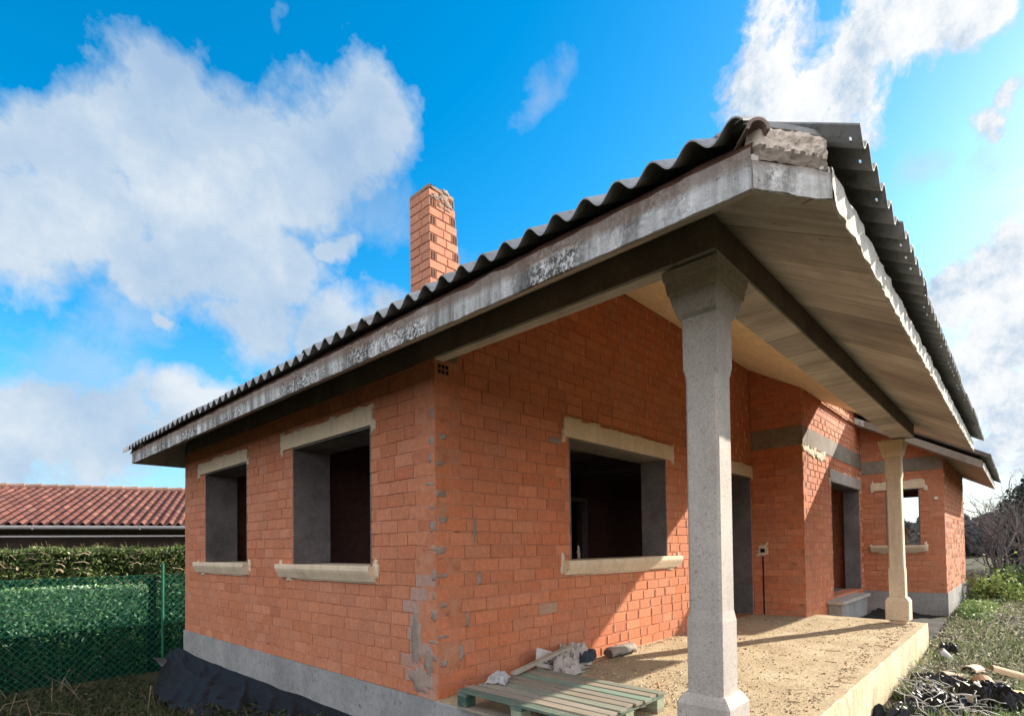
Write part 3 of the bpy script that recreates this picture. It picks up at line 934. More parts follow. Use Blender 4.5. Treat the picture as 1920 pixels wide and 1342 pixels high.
# -- grey mortar on the house corner, hollow brick under the beam, socket boxes
m = Many(); rnd = random.Random(9)
for i in range(9):
    z = .28 + i * .23 + rnd.uniform(-.02, .02)
    smear(m, (0, 0, 0), (1, 0, 0), (0, -1, 0), .055 + rnd.uniform(-.01, .03), z, rnd.uniform(.035, .065), rnd.uniform(.012, .03), i + 70, .007)
for i in range(12):
    z = .30 + i * .18 + rnd.uniform(-.03, .03)
    smear(m, (0, 0, 0), (0, 1, 0), (-1, 0, 0), .05 + rnd.uniform(-.02, .02), z, rnd.uniform(.012, .05), rnd.uniform(.008, .05), i + 90, .004)
for (a, z, w, h) in ((.22, .12, .13, .10), (.27, .45, .06, .22), (.12, .3, .05, .12)):
    smear(m, (0, 0, 0), (0, 1, 0), (-1, 0, 0), a, z, w, h, a * 99, .004)
for (a, z, w, h) in ((.25, .33, .028, .055), (.47, .95, .02, .06), (.33, .6, .018, .06), (1.55, 2.28, .10, .035), (1.92, 1.12, .02, .07), (.42, 1.35, .015, .10)):
    smear(m, (0, 0, 0), (1, 0, 0), (0, -1, 0), a, z, w, h, a * 99, .006)
m.build('corner_mortar', M['greysmear'], house)
m = MB()
for i in range(3):
    for j in range(2): m.box(.035 + i * .04, .035 + i * .04 + .028, -.0045, -.0035, 2.625 + j * .045, 2.625 + j * .045 + .032)
m.build('brick_hole', M['dark'], house)


def socket(o, u, n, a, z, sc=1., line=True):
    m = MB(); smear(m, o, u, n, a, z, .10 * sc, .11 * sc, 3 + z, .012)
    s = m.build('socket_plaster', M['smear'], house)
    o = Vector(o); u = Vector(u); n = Vector(n)
    m = MB(); m.obox(o + u * a + n * .014 + Vector((0, 0, z)), u, n, (0, 0, 1), .035, .004, .035)
    if line: m.obox(o + u * (a + .0) + n * .003 + Vector((0, 0, z / 2 - .05)), u, n, (0, 0, 1), .012, .002, z / 2 - .05)
    m.build('socket_box', M['dark'], s)


socket((7.03, -.82, 0), (0, 1, 0), (-1, 0, 0), .66, 1.09)
socket((0, 0, 0), (1, 0, 0), (0, -1, 0), 4.62, .50, .8, False)
# ------------------------------------------------------------------ things on the porch
def rag(name, loc, su, sv, hgt, seed, mat, col, parent=None, nu=22, nv=18, fold=1., flat=.0, rot=0., base=.004):
    """crumpled sheet resting on its support"""
    m = MB()
    cr, sr = math.cos(rot), math.sin(rot)
    def P(i, j):
        a = i / nu - .5; b = j / nv - .5
        e = 1 - max(abs(a), abs(b)) * 2
        wob = 1 + .35 * fb(a * 2, b * 2, seed, 1.7)
        x = a * su * wob + .06 * su * fb(a, b, seed + 3, 4); y = b * sv * wob + .06 * sv * fb(a, b, seed + 7, 4)
        r = 1 - abs(fb(a * fold, b * fold, seed + 11, 1.7)) * 1.8
        z = base + hgt * max(0, sm(e * 2.6)) * (.25 + .75 * max(0, r)) + .012 * abs(nz(a * 9, b * 9, seed))
        return (loc[0] + x * cr - y * sr, loc[1] + x * sr + y * cr, loc[2] + z)
    m.grid(P, nu, nv, 0, col)
    o = m.build(name, mat, parent, smooth=False)
    s = o.modifiers.new('thick', 'SOLIDIFY'); s.thickness = .004
    return o


pal = thing('wooden_pallet', (.40, -.90, 0), 'weathered wooden pallet with green ends lying on the porch floor by the corner', 'pallet')
rnd = random.Random(21)
GR = (.055, .11, .09); WD = (.25, .215, .17)
px0, px1, py0, py1 = -.06, .88, -1.50, -.30
for y in (py0, (py0 + py1) / 2 - .05, py1 - .10):
    for x in (px0, (px0 + px1) / 2 - .05, px1 - .10):
        MB().box(x, x + .10, y + .002, y + .098, .022, .098, col=Vector(rnd.choice([GR, (.25, .28, .2), WD])) * rnd.uniform(.8, 1.1)).build('block', M['pallet'], pal, bevel=.003)
for y in (py0, (py0 + py1) / 2 - .05, py1 - .10):
    MB().box(px0 - .004, px1 + .004, y, y + .10, .099, .121, col=(.11, .15, .125)).build('stringer_board', M['pallet'], pal, bevel=.002)
for x in (px0, (px0 + px1) / 2 - .05, px1 - .10):
    MB().box(x, x + .10, py0, py1, .0, .021, col=WD).build('bottom_board', M['pallet'], pal, bevel=.002)
for k in range(9):
    w_ = .082; x = px0 + k * (px1 - px0 - w_) / 8; j = rnd.uniform(-.02, .015)
    c_ = Vector([(.12, .16, .13), WD, (.28, .25, .21), (.24, .26, .21), WD, (.25, .23, .19), (.17, .24, .19), WD, (.22, .235, .19)][k]) * rnd.uniform(.85, 1.1)
    mm = MB(); mm.obox((x + w_ / 2, (py0 + py1) / 2 + j, .133), (1, rnd.uniform(-.012, .012), 0), (rnd.uniform(-.012, .012), 1, 0), (0, 0, 1), w_ / 2, (py1 - py0) / 2 + .008, .0095, col=tuple(c_))
    mm.build('top_slat', M['pallet'], pal, bevel=.002)

m = MB(); m.bar((.52, -.34, .165), (1.50, -.19, .235), .05, .028, col=(.36, .32, .27))
m.build('wooden_batten', M['pallet'], bevel=.002)
tag(bpy.data.objects['wooden_batten'], 'grey wooden batten leaning from the pallet over the crumpled bag', 'batten')

bag = thing('cement_bag', (1.35, -.17, 0), 'crumpled white paper cement bag with black lettering against the wall', 'bag')
def bagbit(name, loc, su, sv, h, seed, col, rot, fold=1.):
    return rag(name, loc, su, sv, h, seed, M['fabric'], col, bag, 24, 18, fold, rot=rot)
bagbit('bag_body', (1.42, -.16, 0), .62, .26, .20, 3, (.36, .32, .30), .1, 1.6)
bagbit('bag_fold', (1.62, -.14, .03), .36, .22, .21, 9, (.42, .38, .35), -.4, 1.9)
bagbit('bag_fold', (1.30, -.30, .0), .50, .16, .09, 14, (.40, .36, .34), .2, 2.2)
bagbit('bag_lining', (1.72, -.22, .07), .30, .15, .10, 17, (.035, .045, .06), .3, 1.2)
m = MB()
fc_ = Vector((1.17, -.17, .155)); fu = Vector((.86, -.30, -.30)).normalized(); fv = Vector((-.30, -.25, -.9)); fv = (fv - fu * fv.dot(fu)).normalized(); fn = fu.cross(fv).normalized()
if fn.dot(CAM0 - fc_) < 0: fn = -fn
m.grid(lambda i, j: tuple(fc_ + fu * (i / 10 - .5) * .26 + fv * (j / 6 - .5) * .17 + fn * (.006 * nz(i * .6, j * .6, 2))), 10, 6, 0, (.46, .42, .41))
fl = m.build('bag_flap', M['fabric'], bag)
s_ = fl.modifiers.new('thick', 'SOLIDIFY'); s_.thickness = .004; s_.offset = 0
cu = bpy.data.curves.new('print', 'FONT'); cu.body = 'COSM'; cu.size = .062; cu.extrude = .0008; cu.align_x = 'CENTER'; cu.align_y = 'CENTER'; cu.space_character = 1.08; cu.offset = .0014
to = bpy.data.objects.new('print', cu); C.objects.link(to)
xx = fu; yy = -fv
if xx.cross(yy).dot(fn) < 0: xx = -xx
bpy.context.view_layer.update()
me = bpy.data.meshes.new_from_object(to.evaluated_get(bpy.context.evaluated_depsgraph_get())); bpy.data.objects.remove(to)
mt = Matrix((xx, yy, fn)).transposed().to_4x4(); mt.translation = fc_ + fn * .008 + fv * .025 - WL[bag.name]
me.transform(mt); me.materials.clear(); me.materials.append(M['ink'])
po = bpy.data.objects.new('printed_letters', me); C.objects.link(po); po.parent = fl

o = rag('plastic_bag', (.33, -.36, .147), .26, .14, .055, 5, M['fabric'], (.38, .37, .38), fold=1.8, rot=.5)
tag(o, 'small crumpled white plastic bag on the far left end of the pallet', 'bag')

rb = thing('rolled_sack', (2.45, -.17, 0), 'rolled up printed sack lying on the floor along the sunlit wall', 'sack')
m = MB()
n = 22
def RP(i, j):
    t = i / n; a = 2 * PI * j / 16
    r = (.062 + .010 * fb(t * 3, math.cos(a), math.sin(a), 2)) * (1 - .25 * sm((t - .9) * 10)) * (1 - .25 * sm((.1 - t) * 10))
    return (2.20 + .50 * t, -.16 + r * math.cos(a) * 1.25 + .01 * nz(t * 3), .058 + r * math.sin(a) * .9)
m.grid(RP, n, 16, 0, (.26, .22, .19))
m.build('sack_roll', M['fabric'], rb, smooth=True)
m = MB()
for e in (0, n):
    m.add([RP(e, j) for j in range(16)], [tuple(range(16))], 0, (.10, .08, .07))
m.build('sack_end', M['fabric'], rb)
m = MB()
for q in (.25, .42, .56, .72, .80):
    for k in range(3):
        t = q + .02 * k
        pts = [RP(t * n, a) for a in (9.0, 9.8, 10.6, 11.4, 12.2)]
        pts = [(p[0], p[1] - .004, p[2] + .0) for p in pts]
        m.tube(pts, .0028 if k else .004, 4, col=(.14, .12, .12))
m.build('sack_print', M['fabric'], rb)

# rubble and dust on the porch: nobody could count it
m = MB(); rnd = random.Random(33)


def chip(m, x, y, z, s, col):
    vs = [(x + s * rnd.uniform(.5, 1) * math.cos(a), y + s * rnd.uniform(.5, 1) * math.sin(a), z) for a in (0.2, 1.6, 2.9, 4.3, 5.4)]
    t = (x + rnd.uniform(-.3, .3) * s, y + rnd.uniform(-.3, .3) * s, z + s * rnd.uniform(.4, .9))
    m.add(vs + [t], [(0, 1, 5), (1, 2, 5), (2, 3, 5), (3, 4, 5), (4, 0, 5)], 0, col)


cols = [(.50, .40, .26), (.42, .32, .20), (.30, .20, .12), (.58, .50, .36), (.22, .12, .07), (.45, .22, .12)]
for i in range(8200):
    if i < 2600:
        x = rnd.gauss(1.35, .45); y = rnd.gauss(-1.35, .45); s = abs(rnd.gauss(.004, .006)) + .003
        if x < .92 and y > -1.55: continue
    elif i < 3600:
        x = rnd.uniform(.2, 7.2); y = -2.28 + abs(rnd.gauss(0, .12)); s = abs(rnd.gauss(.004, .006)) + .003
    elif i < 4600:
        x = rnd.uniform(1.8, 6.9); y = -.04 - abs(rnd.gauss(0, .07)); s = abs(rnd.gauss(.005, .007)) + .003
    else:
        x = rnd.uniform(.95, 7.2); y = rnd.uniform(-2.3, -.1); s = abs(rnd.gauss(.004, .006)) + .003
    if y < -2.34 or y > -.02 or (x < 1.0 and y > -1.6): continue
    chip(m, x, y, zs_(x, y) - .001, s, Vector(rnd.choice(cols)) * rnd.uniform(.7, 1.2))
for i in range(85):
    x = rnd.uniform(1.0, 7.1); y = rnd.choice([rnd.uniform(-2.3, -.15), -2.25 + abs(rnd.gauss(0, .15))]); a = rnd.uniform(0, PI); l = rnd.uniform(.03, .13)
    pts = [(x + l * t * math.cos(a) + .02 * nz(t * 3, i), y + l * t * math.sin(a) + .02 * nz(t * 3, i, 5), zs_(x, y) + .006 + .015 * abs(nz(t * 2, i, 9))) for t in (-.5, -.2, .1, .5)]
    if min(p[1] for p in pts) < -2.34 or max(p[1] for p in pts) > -.03: continue
    m.tube(pts, rnd.uniform(.0015, .004), 4, col=Vector((.36, .27, .18)) * rnd.uniform(.6, 1.4))
tag(m.build('porch_debris', M['any']), kind='stuff')

# ------------------------------------------------------------------ membranes
m = MB()
nu, nv = 200, 44
def PM2(i, j):
    t = i / nu; y = .35 + 6.05 * t; v = j / nv
    w_ = float(np.interp(y, [.3, 1.5, 2.8, 4.4, 5.6, 6.5], [1.0, .98, .88, .70, .48, .26])) ; fl_ = sm((y - 5.2) / 1.2)
    px = [-.030, -.08 - .1 * w_, -.10 - .3 * w_, -.10 - .6 * w_, -w_ - .05]; gz = g(-w_, y)
    top = -.36 - .02 * nz(y * 2, 4) + .05 * fl_
    pz = [top, top - .06, top - .12, (top + gz) / 2 - .08, gz + .02]
    k = v * 4; a = min(int(k), 3); f = k - a
    x = px[a] * (1 - f) + px[a + 1] * f; z = pz[a] * (1 - f) + pz[a + 1] * f
    x += .03 * fb(y * .8, v * 2, 2, 1.2) * v; z += (.03 * fb(y, v * 2, 6, 1.5) + .05 * (1 - min(1, abs(nz(y * 1.3 + v * 2.2, v * 1.2, 4)) * 5.)) + .03 * (1 - min(1, abs(nz(y * 2.3 - v * 2., v * 2, 8)) * 6.))) * min(1, v * 2)
    y2 = y + .10 * nz(v * 2, 3) + fl_ * .3 * v
    return (x, y2, max(z, g(x, y2) + .012))
m.grid(PM2, nu, nv)
o = m.build('drainage_membrane', M['black'], smooth=True)
tag(o, 'black dimpled membrane sheet sagging along the foot of the left wall', 'membrane', None)
m2 = MB()
m2.grid(lambda i, j: (-.24 - .20 * i / 6 + .02 * j, 6.25 + .05 * j, -.44 + .05 * i / 6 - .32 * (j / 6) * (1 - .75 * i / 6)), 6, 6, 0, (.22, .24, .26))
o2 = m2.build('turned_corner', M['fabric'], o); o2.modifiers.new('t', 'SOLIDIFY').thickness = .004
m = MB()
m.grid(lambda i, j: (7.75 + 3.6 * i / 30, -1.1 - 1.25 * j / 10 - .05 * nz(i * .4, j * .3), g(9, -2) + .05 + .09 * abs(fb(i * .12, j * .2, 3, 1.6)) + .10 * (1 - j / 10)), 30, 10)
tag(m.build('drainage_membrane', M['dark'], smooth=True), 'black membrane sheet on the ground between porch end and far wing', 'membrane')
m = MB()
m.tube([(16.9, -2.62, -.30), (16.8, -2.75, .05), (16.6, -2.9, .1)], [.10, .16, .05], 10)
tag(m.build('drain_pipe', M['black'], smooth=True), 'dark pipe lying at the foot of the far wing corner', 'pipe')

# ------------------------------------------------------------------ left side: fence, hedge, neighbour
FY = 9.2; FB = -1.16; FT = .76
fence = thing('mesh_fence', (.45, FY, FB), 'green chain link fence on steel posts lined with green shade cloth', 'fence')
m = MB()
x = -5.0
L1, L2 = -5.0, 3.6
hgt = FT - FB
k = 0
st = .125
x = L1 - hgt
def seg(a, b, off):
    # clip a line in the fence plane to the width
    (xa, za), (xb, zb) = a, b
    t0, t1 = 0., 1.
    if xa < L1: t0 = (L1 - xa) / (xb - xa)
    if xb > L2: t1 = (L2 - xa) / (xb - xa)
    if t1 <= t0: return
    m.bar((xa + (xb - xa) * t0, FY + off, za + (zb - za) * t0), (xa + (xb - xa) * t1, FY + off, za + (zb - za) * t1), .0065, .0065, up=(0, 1, 0))
while x < L2:
    seg((x, FB), (x + hgt, FT), 0); seg((x, FT), (x + hgt, FB), .004); x += st
for z in (FT, (FT + FB) / 2): m.bar((L1, FY - .004, z), (L2, FY - .004, z), .005, .005)
m.build('chain_link', M['green'], fence)
m = MB()
m.grid(lambda i, j: (L1 + (L2 - L1) * i / 60, FY + .03 + .012 * nz(i * .3, j * .3), FB + (hgt - .01) * j / 12 + (.02 * nz(i * .35, 3) if j == 12 else 0)), 60, 12)
m.build('shade_cloth', M['cloth'], fence)
for x in (-4.6, -2.08, .46, 3.0):
    m = MB(); m.tube([(x, FY - .03, FB - .1), (x, FY - .03, FT + .20)], .026, 12); p = m.build('fence_post', M['green'], fence, smooth=False)
    m = MB(); m.tube([(x, FY - .03, FT + .20), (x, FY - .03, FT + .215), (x, FY - .03, FT + .23)], [.032, .032, .012], 12); m.build('post_cap', M['green'], p)
m = MB(); m.grid(lambda i, j: (.22 + .13 * i / 4 + .02 * j / 8, FY + .055 + .01 * nz(i, j), FB + (hgt - .05) * j / 8), 4, 8)
m.build('dark_strip', M['dark'], fence)  # dark upright strip added behind the cloth, left of a post


def leaf(m, p, s, col, nrm=None, asp=.5):
    n = nrm or Vector((rnd.gauss(0, 1), rnd.gauss(0, 1), rnd.gauss(0, 1) + .6))
    n.normalize(); a = n.orthogonal().normalized(); a.rotate(Matrix.Rotation(rnd.uniform(0, 2 * PI), 3, n)); b = n.cross(a)
    p = Vector(p)
    m.add([p - a * s * .5, p + b * s * asp * .5 + n * s * .08, p + a * s * .5, p - b * s * asp * .5 + n * s * .08], [(0, 1, 2, 3)], 0, col)


# clipped hedge behind the fence
rnd = random.Random(55)
hedge = thing('clipped_hedge', (-1, 10.2, -1.2), 'long clipped evergreen hedge behind the green fence, sunlit on top', 'hedge')
m = MB()
HT = lambda x: 1.26 + .07 * nz(x * 1.3, 2) + .07 * nz(x * 4, 5)
m.grid(lambda i, j: (-6 + 11 * i / 40, 9.75 + .0 * j, -1.2 + (HT(-6 + 11 * i / 40) - .08 + 1.2) * j), 40, 1)
m.grid(lambda i, j: (-6 + 11 * i / 40, 9.75 + 1.1 * j, HT(-6 + 11 * i / 40) - .08), 40, 1)
m.grid(lambda i, j: (-6 + 11 * i / 40, 10.85, -1.2 + (HT(-6 + 11 * i / 40) - .08 + 1.2) * j), 40, 1)
m.c = [(.02, .03, .012)] * len(m.c)
m.build('hedge_core', M['bark'], hedge)
m = MB()
LG = [(.06, .095, .022), (.085, .125, .03), (.04, .07, .018), (.16, .19, .07), (.03, .05, .016)]
for i in range(30000):
    x = rnd.uniform(-4.6, 3.2)
    if rnd.random() < .62:
        z = rnd.uniform(-1.1, HT(x)); y = 9.62 + .12 * fb(x, z, 0, 1.8) + rnd.uniform(-.06, .08)
    else: y = rnd.uniform(9.6, 10.8); z = HT(x) + rnd.uniform(-.10, .04) + .04 * fb(x, y, 0, 3)
    dry = rnd.random() < .03 or (nz(x * 1.2, z * 2) > .42 and rnd.random() < .15)
    c = (.48, .42, .30) if dry else Vector(rnd.choice(LG)) * rnd.uniform(.8, 1.4)
    leaf(m, (x, y, z), rnd.uniform(.05, .10), tuple(c))
m.build('hedge_leaves', M['leaf'], hedge)
m = MB()
for i in range(260):
    x = rnd.uniform(-4.5, 3); y = rnd.uniform(9.6, 10.3); z = HT(x) - .05; a = rnd.uniform(-.5, .5)
    m.tube([(x, y, z), (x + a * .12, y, z + rnd.uniform(.05, .12)), (x + a * .25, y - .03, z + rnd.uniform(.10, .22))], [.005, .004, .002], 3, col=(.12, .11, .05), cap=False)
for i in range(200):
    x = rnd.uniform(-4.5, 3); z = rnd.uniform(.2, 1.2); a = rnd.uniform(-.6, .6)
    m.tube([(x, 9.62, z), (x + a * .2, 9.5, z + .05), (x + a * .5, 9.45, z + rnd.uniform(-.05, .12))], [.006, .004, .002], 3, col=(.45, .34, .25), cap=False)
tag(m.build('hedge_twigs', M['bark'], hedge), kind='stuff')
# leaves right behind the cloth, sunlight painted in as pale colours
m = MB()
for i in range(8200):
    a = rnd.gauss(0, 1); x = -1.3 + .75 * a; z = .28 + .22 * rnd.gauss(0, 1)
    if z > .6 or z < -1.1: continue
    leaf(m, (x, 9.42 + rnd.uniform(-.06, .10), z), rnd.uniform(.05, .11), tuple(Vector(rnd.choice([(.62, .66, .50), (.40, .50, .26), (.78, .78, .68), (.14, .22, .07)])) * rnd.uniform(.8, 1.2)))
ls = thing('pale_lit_leaves', (-1.1, 9.45, -1.2), 'leaves behind the green mesh fence, coloured pale as if sunlit', 'shrub')
m.build('shrub_leaves', M['leaf'], ls)
m = MB()
for k in range(7): m.tube([(-1.1 + .1 * k - .3, 9.45, -1.2), (-1.1 + .3 * (k - 3), 9.47, -.6), (-1.1 + .5 * (k - 3), 9.45, .0)], [.02, .014, .006], 5, col=(.10, .07, .05))
m.build('shrub_stem', M['bark'], ls)

# neighbouring house: long low building with clay tiles
ed = Vector((.92, -.39, 0)).normalized(); en = Vector((.39, .92, 0)).normalized()   # along the eave / away from us
E0 = Vector((-1.67, 12.93, 1.86)); SL = .30
nb = thing('tiled_house', (-1, 16, -1.2), 'long low neighbouring house with red clay tile roof behind the hedge', 'house')
m = MB()
rnd = random.Random(8)
UP = .19; VR = .38; u0, u1 = -10., 6.; NV = 11
cosS = math.cos(math.atan(SL)); sinS = math.sin(math.atan(SL))
nu_ = int((u1 - u0) / UP)
for r in range(NV):
    for c in range(nu_):
        col = Vector(rnd.choice([(.13, .050, .038), (.145, .056, .042), (.115, .045, .038), (.17, .073, .054), (.125, .052, .042)])) * rnd.uniform(.85, 1.15)
        ns = 8
        vs = []
        for j in range(3):
            vv = r * VR + (0, VR * .5, VR + .03)[j]; lift = (.014, .007, .0)[j]
            for i in range(ns + 1):
                uu = i / ns
                h = .050 * math.sin(PI * min(uu / .62, 1)) if uu < .62 else -.022 * math.sin(PI * (uu - .62) / .38)
                p = E0 + ed * (u0 + (c + uu) * UP) + en * (vv * cosS) + Vector((0, 0, vv * sinS + h + lift))
                vs.append(p)
        low = [v - Vector((0, 0, .016)) for v in vs[:ns + 1]]
        k = len(vs); vs += low
        fs = [(j * (ns + 1) + i, j * (ns + 1) + i + 1, (j + 1) * (ns + 1) + i + 1, (j + 1) * (ns + 1) + i) for j in range(2) for i in range(ns)]
        fs += [(k + i, k + i + 1, i + 1, i) for i in range(ns)]
        m.add(vs, fs, 0, tuple(col))
m.build('roof', M['tile'], nb, smooth=False)
m = MB()
rt = NV * VR
for c in range(int((u1 - u0) / .38)):
    p = E0 + ed * (u0 + c * .38) + en * (rt * cosS) + Vector((0, 0, rt * sinS + .0)); q = p + ed * .42
    m.tube([p + Vector((0, 0, .01)), q + Vector((0, 0, .03))], [.085, .10], 10, col=tuple(Vector((.34, .20, .15)) * rnd.uniform(.8, 1.2)))
m.build('ridge_tiles', M['tile'], nb)
m = MB()
def GP(i, j):
    a = PI + PI * j / 8
    p = E0 + ed * (u0 + (u1 - u0) * i) - en * (.07) + Vector((0, 0, -.055)) + en * (.07 * math.cos(a)) + Vector((0, 0, .075 * math.sin(a) + .03))
    return tuple(p)
m.grid(GP, 1, 8, 0, (.66, .64, .64))
for k in range(9):
    p = E0 + ed * (u0 + k * 2. + .6) - en * .07
    m.bar(p - en * .078 + Vector((0, 0, -.11)), p - en * .078 + Vector((0, 0, -.02)), .03, .01, up=tuple(en), col=(.35, .33, .33))
gm = m.build('gutter', M['white'], nb); gm.modifiers.new('t', 'SOLIDIFY').thickness = .006
m = MB(); a = E0 + ed * u0 + en * .06 + Vector((0, 0, -.26)); b = E0 + ed * u1 + en * .06 + Vector((0, 0, -.26)); m.bar(a, b, .03, .035, col=(.5, .48, .48)); m.build('eave_board', M['white'], nb)
m = MB()
for (d0, d1, z0_, z1_) in ((1.5, 7.2, -1.3, 1.75),):
    q = [E0 + ed * a_ + en * b_ for a_, b_ in ((u0 + .6, d0), (u1 - .6, d0), (u1 - .6, d1), (u0 + .6, d1))]
    m.loft([[(p.x, p.y, z_) for p in q] for z_ in (z0_, z1_)])
m.build('wall', M['darkc'], nb)  # wall colour chosen dark to deepen the shade under the eave
m = MB()
q = [E0 + ed * a_ + en * b_ for a_, b_ in ((u0, .02), (u1, .02), (u1, rt * cosS), (u0, rt * cosS))]
m.add([(q[0].x, q[0].y, 1.78), (q[1].x, q[1].y, 1.78), (q[2].x, q[2].y, 1.78 + rt * sinS - .04), (q[3].x, q[3].y, 1.78 + rt * sinS - .04)], [(0, 1, 2, 3)])
q2 = [E0 + ed * a_ + en * b_ for a_, b_ in ((u0, rt * cosS), (u1, rt * cosS), (u1, 8.4), (u0, 8.4))]
m.add([(q2[0].x, q2[0].y, 1.82 + rt * sinS), (q2[1].x, q2[1].y, 1.82 + rt * sinS), (q2[2].x, q2[2].y, 1.75), (q2[3].x, q2[3].y, 1.75)], [(0, 1, 2, 3)])
m.build('eave_soffit', M['darkc'], nb)
m = MB()
for uu in (-4.5, -.5, 2.6):
    c = E0 + ed * uu + en * 1.49; m.obox((c.x, c.y, .4), ed, en, (0, 0, 1), .5, .012, .5, col=(.02, .022, .025))
m.build('window', M['any'], nb)

# ------------------------------------------------------------------ right side: rubble heap
GZ = lambda x, y: g(x, y)
film = []
for i, (x, y, su, sv, h, sd, lab) in enumerate((
        (3.95, -2.78, .95, .55, .20, 1, 'crumpled black plastic film nearest the porch edge in the rubble'),
        (4.35, -3.20, .80, .45, .22, 2, 'crumpled black plastic film at the outer edge of the rubble heap'),
        (4.85, -2.72, .70, .40, .16, 3, 'low crumpled black plastic film behind the cord tangle'),
        (3.35, -2.62, .60, .35, .14, 4, 'black plastic film lying under the near porch edge'),
        (7.1, -2.62, .45, .25, .16, 6, 'dark plastic scrap standing against the far end of the porch edge'))):
    o = rag('plastic_film', (x, y, GZ(x, y)), su, sv, h, sd, M['blackfilm'], (1, 1, 1), fold=1.7, rot=i * .8)
    tag(o, lab, 'plastic sheet', 'black plastic in the rubble')


def roof_tile(name, loc, rz, tilt, L_, r, col, broken=0):
    m = MB(); c = Vector(loc)
    rot = Matrix.Rotation(rz, 3, 'Z') @ Matrix.Rotation(tilt, 3, 'X')
    secs = []
    for t in (0, .5, 1):
        rr = r * (1 - .12 * t); ring = []
        for k in range(9): a = PI * k / 8; ring.append(Vector((rr * math.cos(a), (t - .5) * L_ + (.03 * nz(k, broken) if t in (0, 1) and broken else 0), rr * math.sin(a) * .8)))
        for k in range(8, -1, -1): a = PI * k / 8; ring.append(Vector(((rr - .012) * math.cos(a), (t - .5) * L_ + (.03 * nz(k, broken) if t in (0, 1) and broken else 0), (rr - .012) * math.sin(a) * .8)))
        secs.append([tuple(c + rot @ p) for p in ring])
    m.loft(secs, col=col)
    return m.build(name, M['tile'], fixn=True)


TL = [(4.55, -2.98, .3, .1, .22, .10, (.55, .40, .28), 'pale broken roof tile in the middle of the rubble heap'),
      (4.95, -3.08, 1.2, .5, .24, .09, (.52, .42, .31), 'upright round backed tile shard on top of the rubble'),
      (4.75, -3.12, 1.9, -.3, .30, .09, (.42, .24, .15), 'reddish curved tile shard lying beside the upright one'),
      (5.25, -2.80, .9, .2, .30, .09, (.46, .34, .24), 'half buried tile shard between rubble and porch'),
      (5.7, -2.95, 1.4, .1, .34, .09, (.42, .32, .24), 'grey brown tile shard at the back of the rubble heap'),
      (5.45, -3.25, .4, .3, .28, .09, (.5, .36, .22), 'tan tile shard on the weed side of the rubble'),
      (4.25, -2.98, 2.5, .2, .26, .09, (.48, .40, .30), 'long pale tile shard among the black plastic'),
      (6.35, -2.66, .2, .9, .26, .10, (.40, .38, .38), 'grey tile piece leaning on the porch edge'),
      (4.45, -3.35, .9, .2, .20, .08, (.60, .38, .16), 'orange tile fragment at the front of the rubble')]
for i, (x, y, rz, ti, L_, r, c, lab) in enumerate(TL):
    o = roof_tile('roof_tile', (x, y, GZ(x, y) + .05 + .03 * (i % 3)), rz, ti, L_, r, c, i + 1)
    tag(o, lab, 'roof tile', 'broken tiles in the rubble heap')
rnd = random.Random(61)
m = MB()
for i in range(95):
    x = rnd.gauss(4.1, .5); y = -2.62 - abs(rnd.gauss(0, .22)); z = GZ(x, y) + .10
    p = Vector((x, y, z)); d = Vector((rnd.gauss(0, 1), rnd.gauss(0, 1), rnd.gauss(.2, .5))).normalized(); pts = [p]
    for k in range(6):
        d = (d + Vector((rnd.gauss(0, .5), rnd.gauss(0, .5), rnd.gauss(-.05, .3)))).normalized(); p = p + d * .05
        p = Vector((p.x, min(p.y, -2.40), max(p.z, GZ(p.x, p.y) + .03))); pts.append(p)
    m.tube(pts, .004, 4, col=tuple(Vector((.60, .58, .56)) * rnd.uniform(.6, 1.1)))
tag(m.build('cord_tangle', M['any'], smooth=True), kind='stuff')
m = MB(); rnd = random.Random(71)
for i in range(2600):
    x = rnd.gauss(4.9, .9); y = -2.5 - abs(rnd.gauss(0, .45))
    s = abs(rnd.gauss(.008, .014)) + .004
    chip(m, x, y, GZ(x, y) + rnd.uniform(0, .03), s, Vector(rnd.choice([(.45, .34, .22), (.34, .22, .14), (.5, .44, .36), (.2, .13, .09), (.58, .42, .25)])) * rnd.uniform(.7, 1.2))
for i in range(170):
    x = rnd.uniform(3.6, 8.5); y = rnd.uniform(-3.9, -2.5); a = rnd.uniform(0, PI); l = rnd.uniform(.1, .5); z = GZ(x, y)
    m.tube([(x + l * t * math.cos(a), y + l * t * math.sin(a) * .5 - .0, z + .04 + .08 * abs(nz(t * 2, i)) + l * .15 * t) for t in (-.5, 0, .5)], rnd.uniform(.003, .007), 4, col=Vector((.40, .32, .23)) * rnd.uniform(.5, 1.4))
tag(m.build('ground_rubble', M['any']), kind='stuff')
# ground cover: dry leafy litter, grass and fresh green weeds
rnd = random.Random(81)
m = MB()
def litter(nn, xs, ys, cols, s0, s1, up=.5, hmax=.12, dens=None):
    k = 0
    while k < nn:
        x = xs(); y = ys(x)
        if (-.1 < x < 17.0 and y > -2.42 and (x < 7.4 or y > -2.3)) : k += 1; continue
        if dens and not dens(x, y): k += 1; continue
        sc_l = 1. + max(0, x - 6) * .06
        n_ = Vector((rnd.gauss(0, .6), rnd.gauss(0, .6), 1 if rnd.random() < up else .2))
        leaf(m, (x, y, g(x, y) + rnd.uniform(0, hmax)), rnd.uniform(s0, s1) * sc_l, tuple(Vector(rnd.choice(cols)) * rnd.uniform(.65, 1.3)), n_, .45)
        k += 1
DRY = [(.06, .06, .04), (.09, .08, .05), (.50, .48, .42), (.30, .28, .22), (.22, .20, .15), (.42, .40, .34), (.15, .14, .09), (.26, .28, .19), (.34, .36, .27)]
GRN = [(.16, .25, .08), (.12, .20, .06), (.24, .32, .12), (.30, .36, .20)]
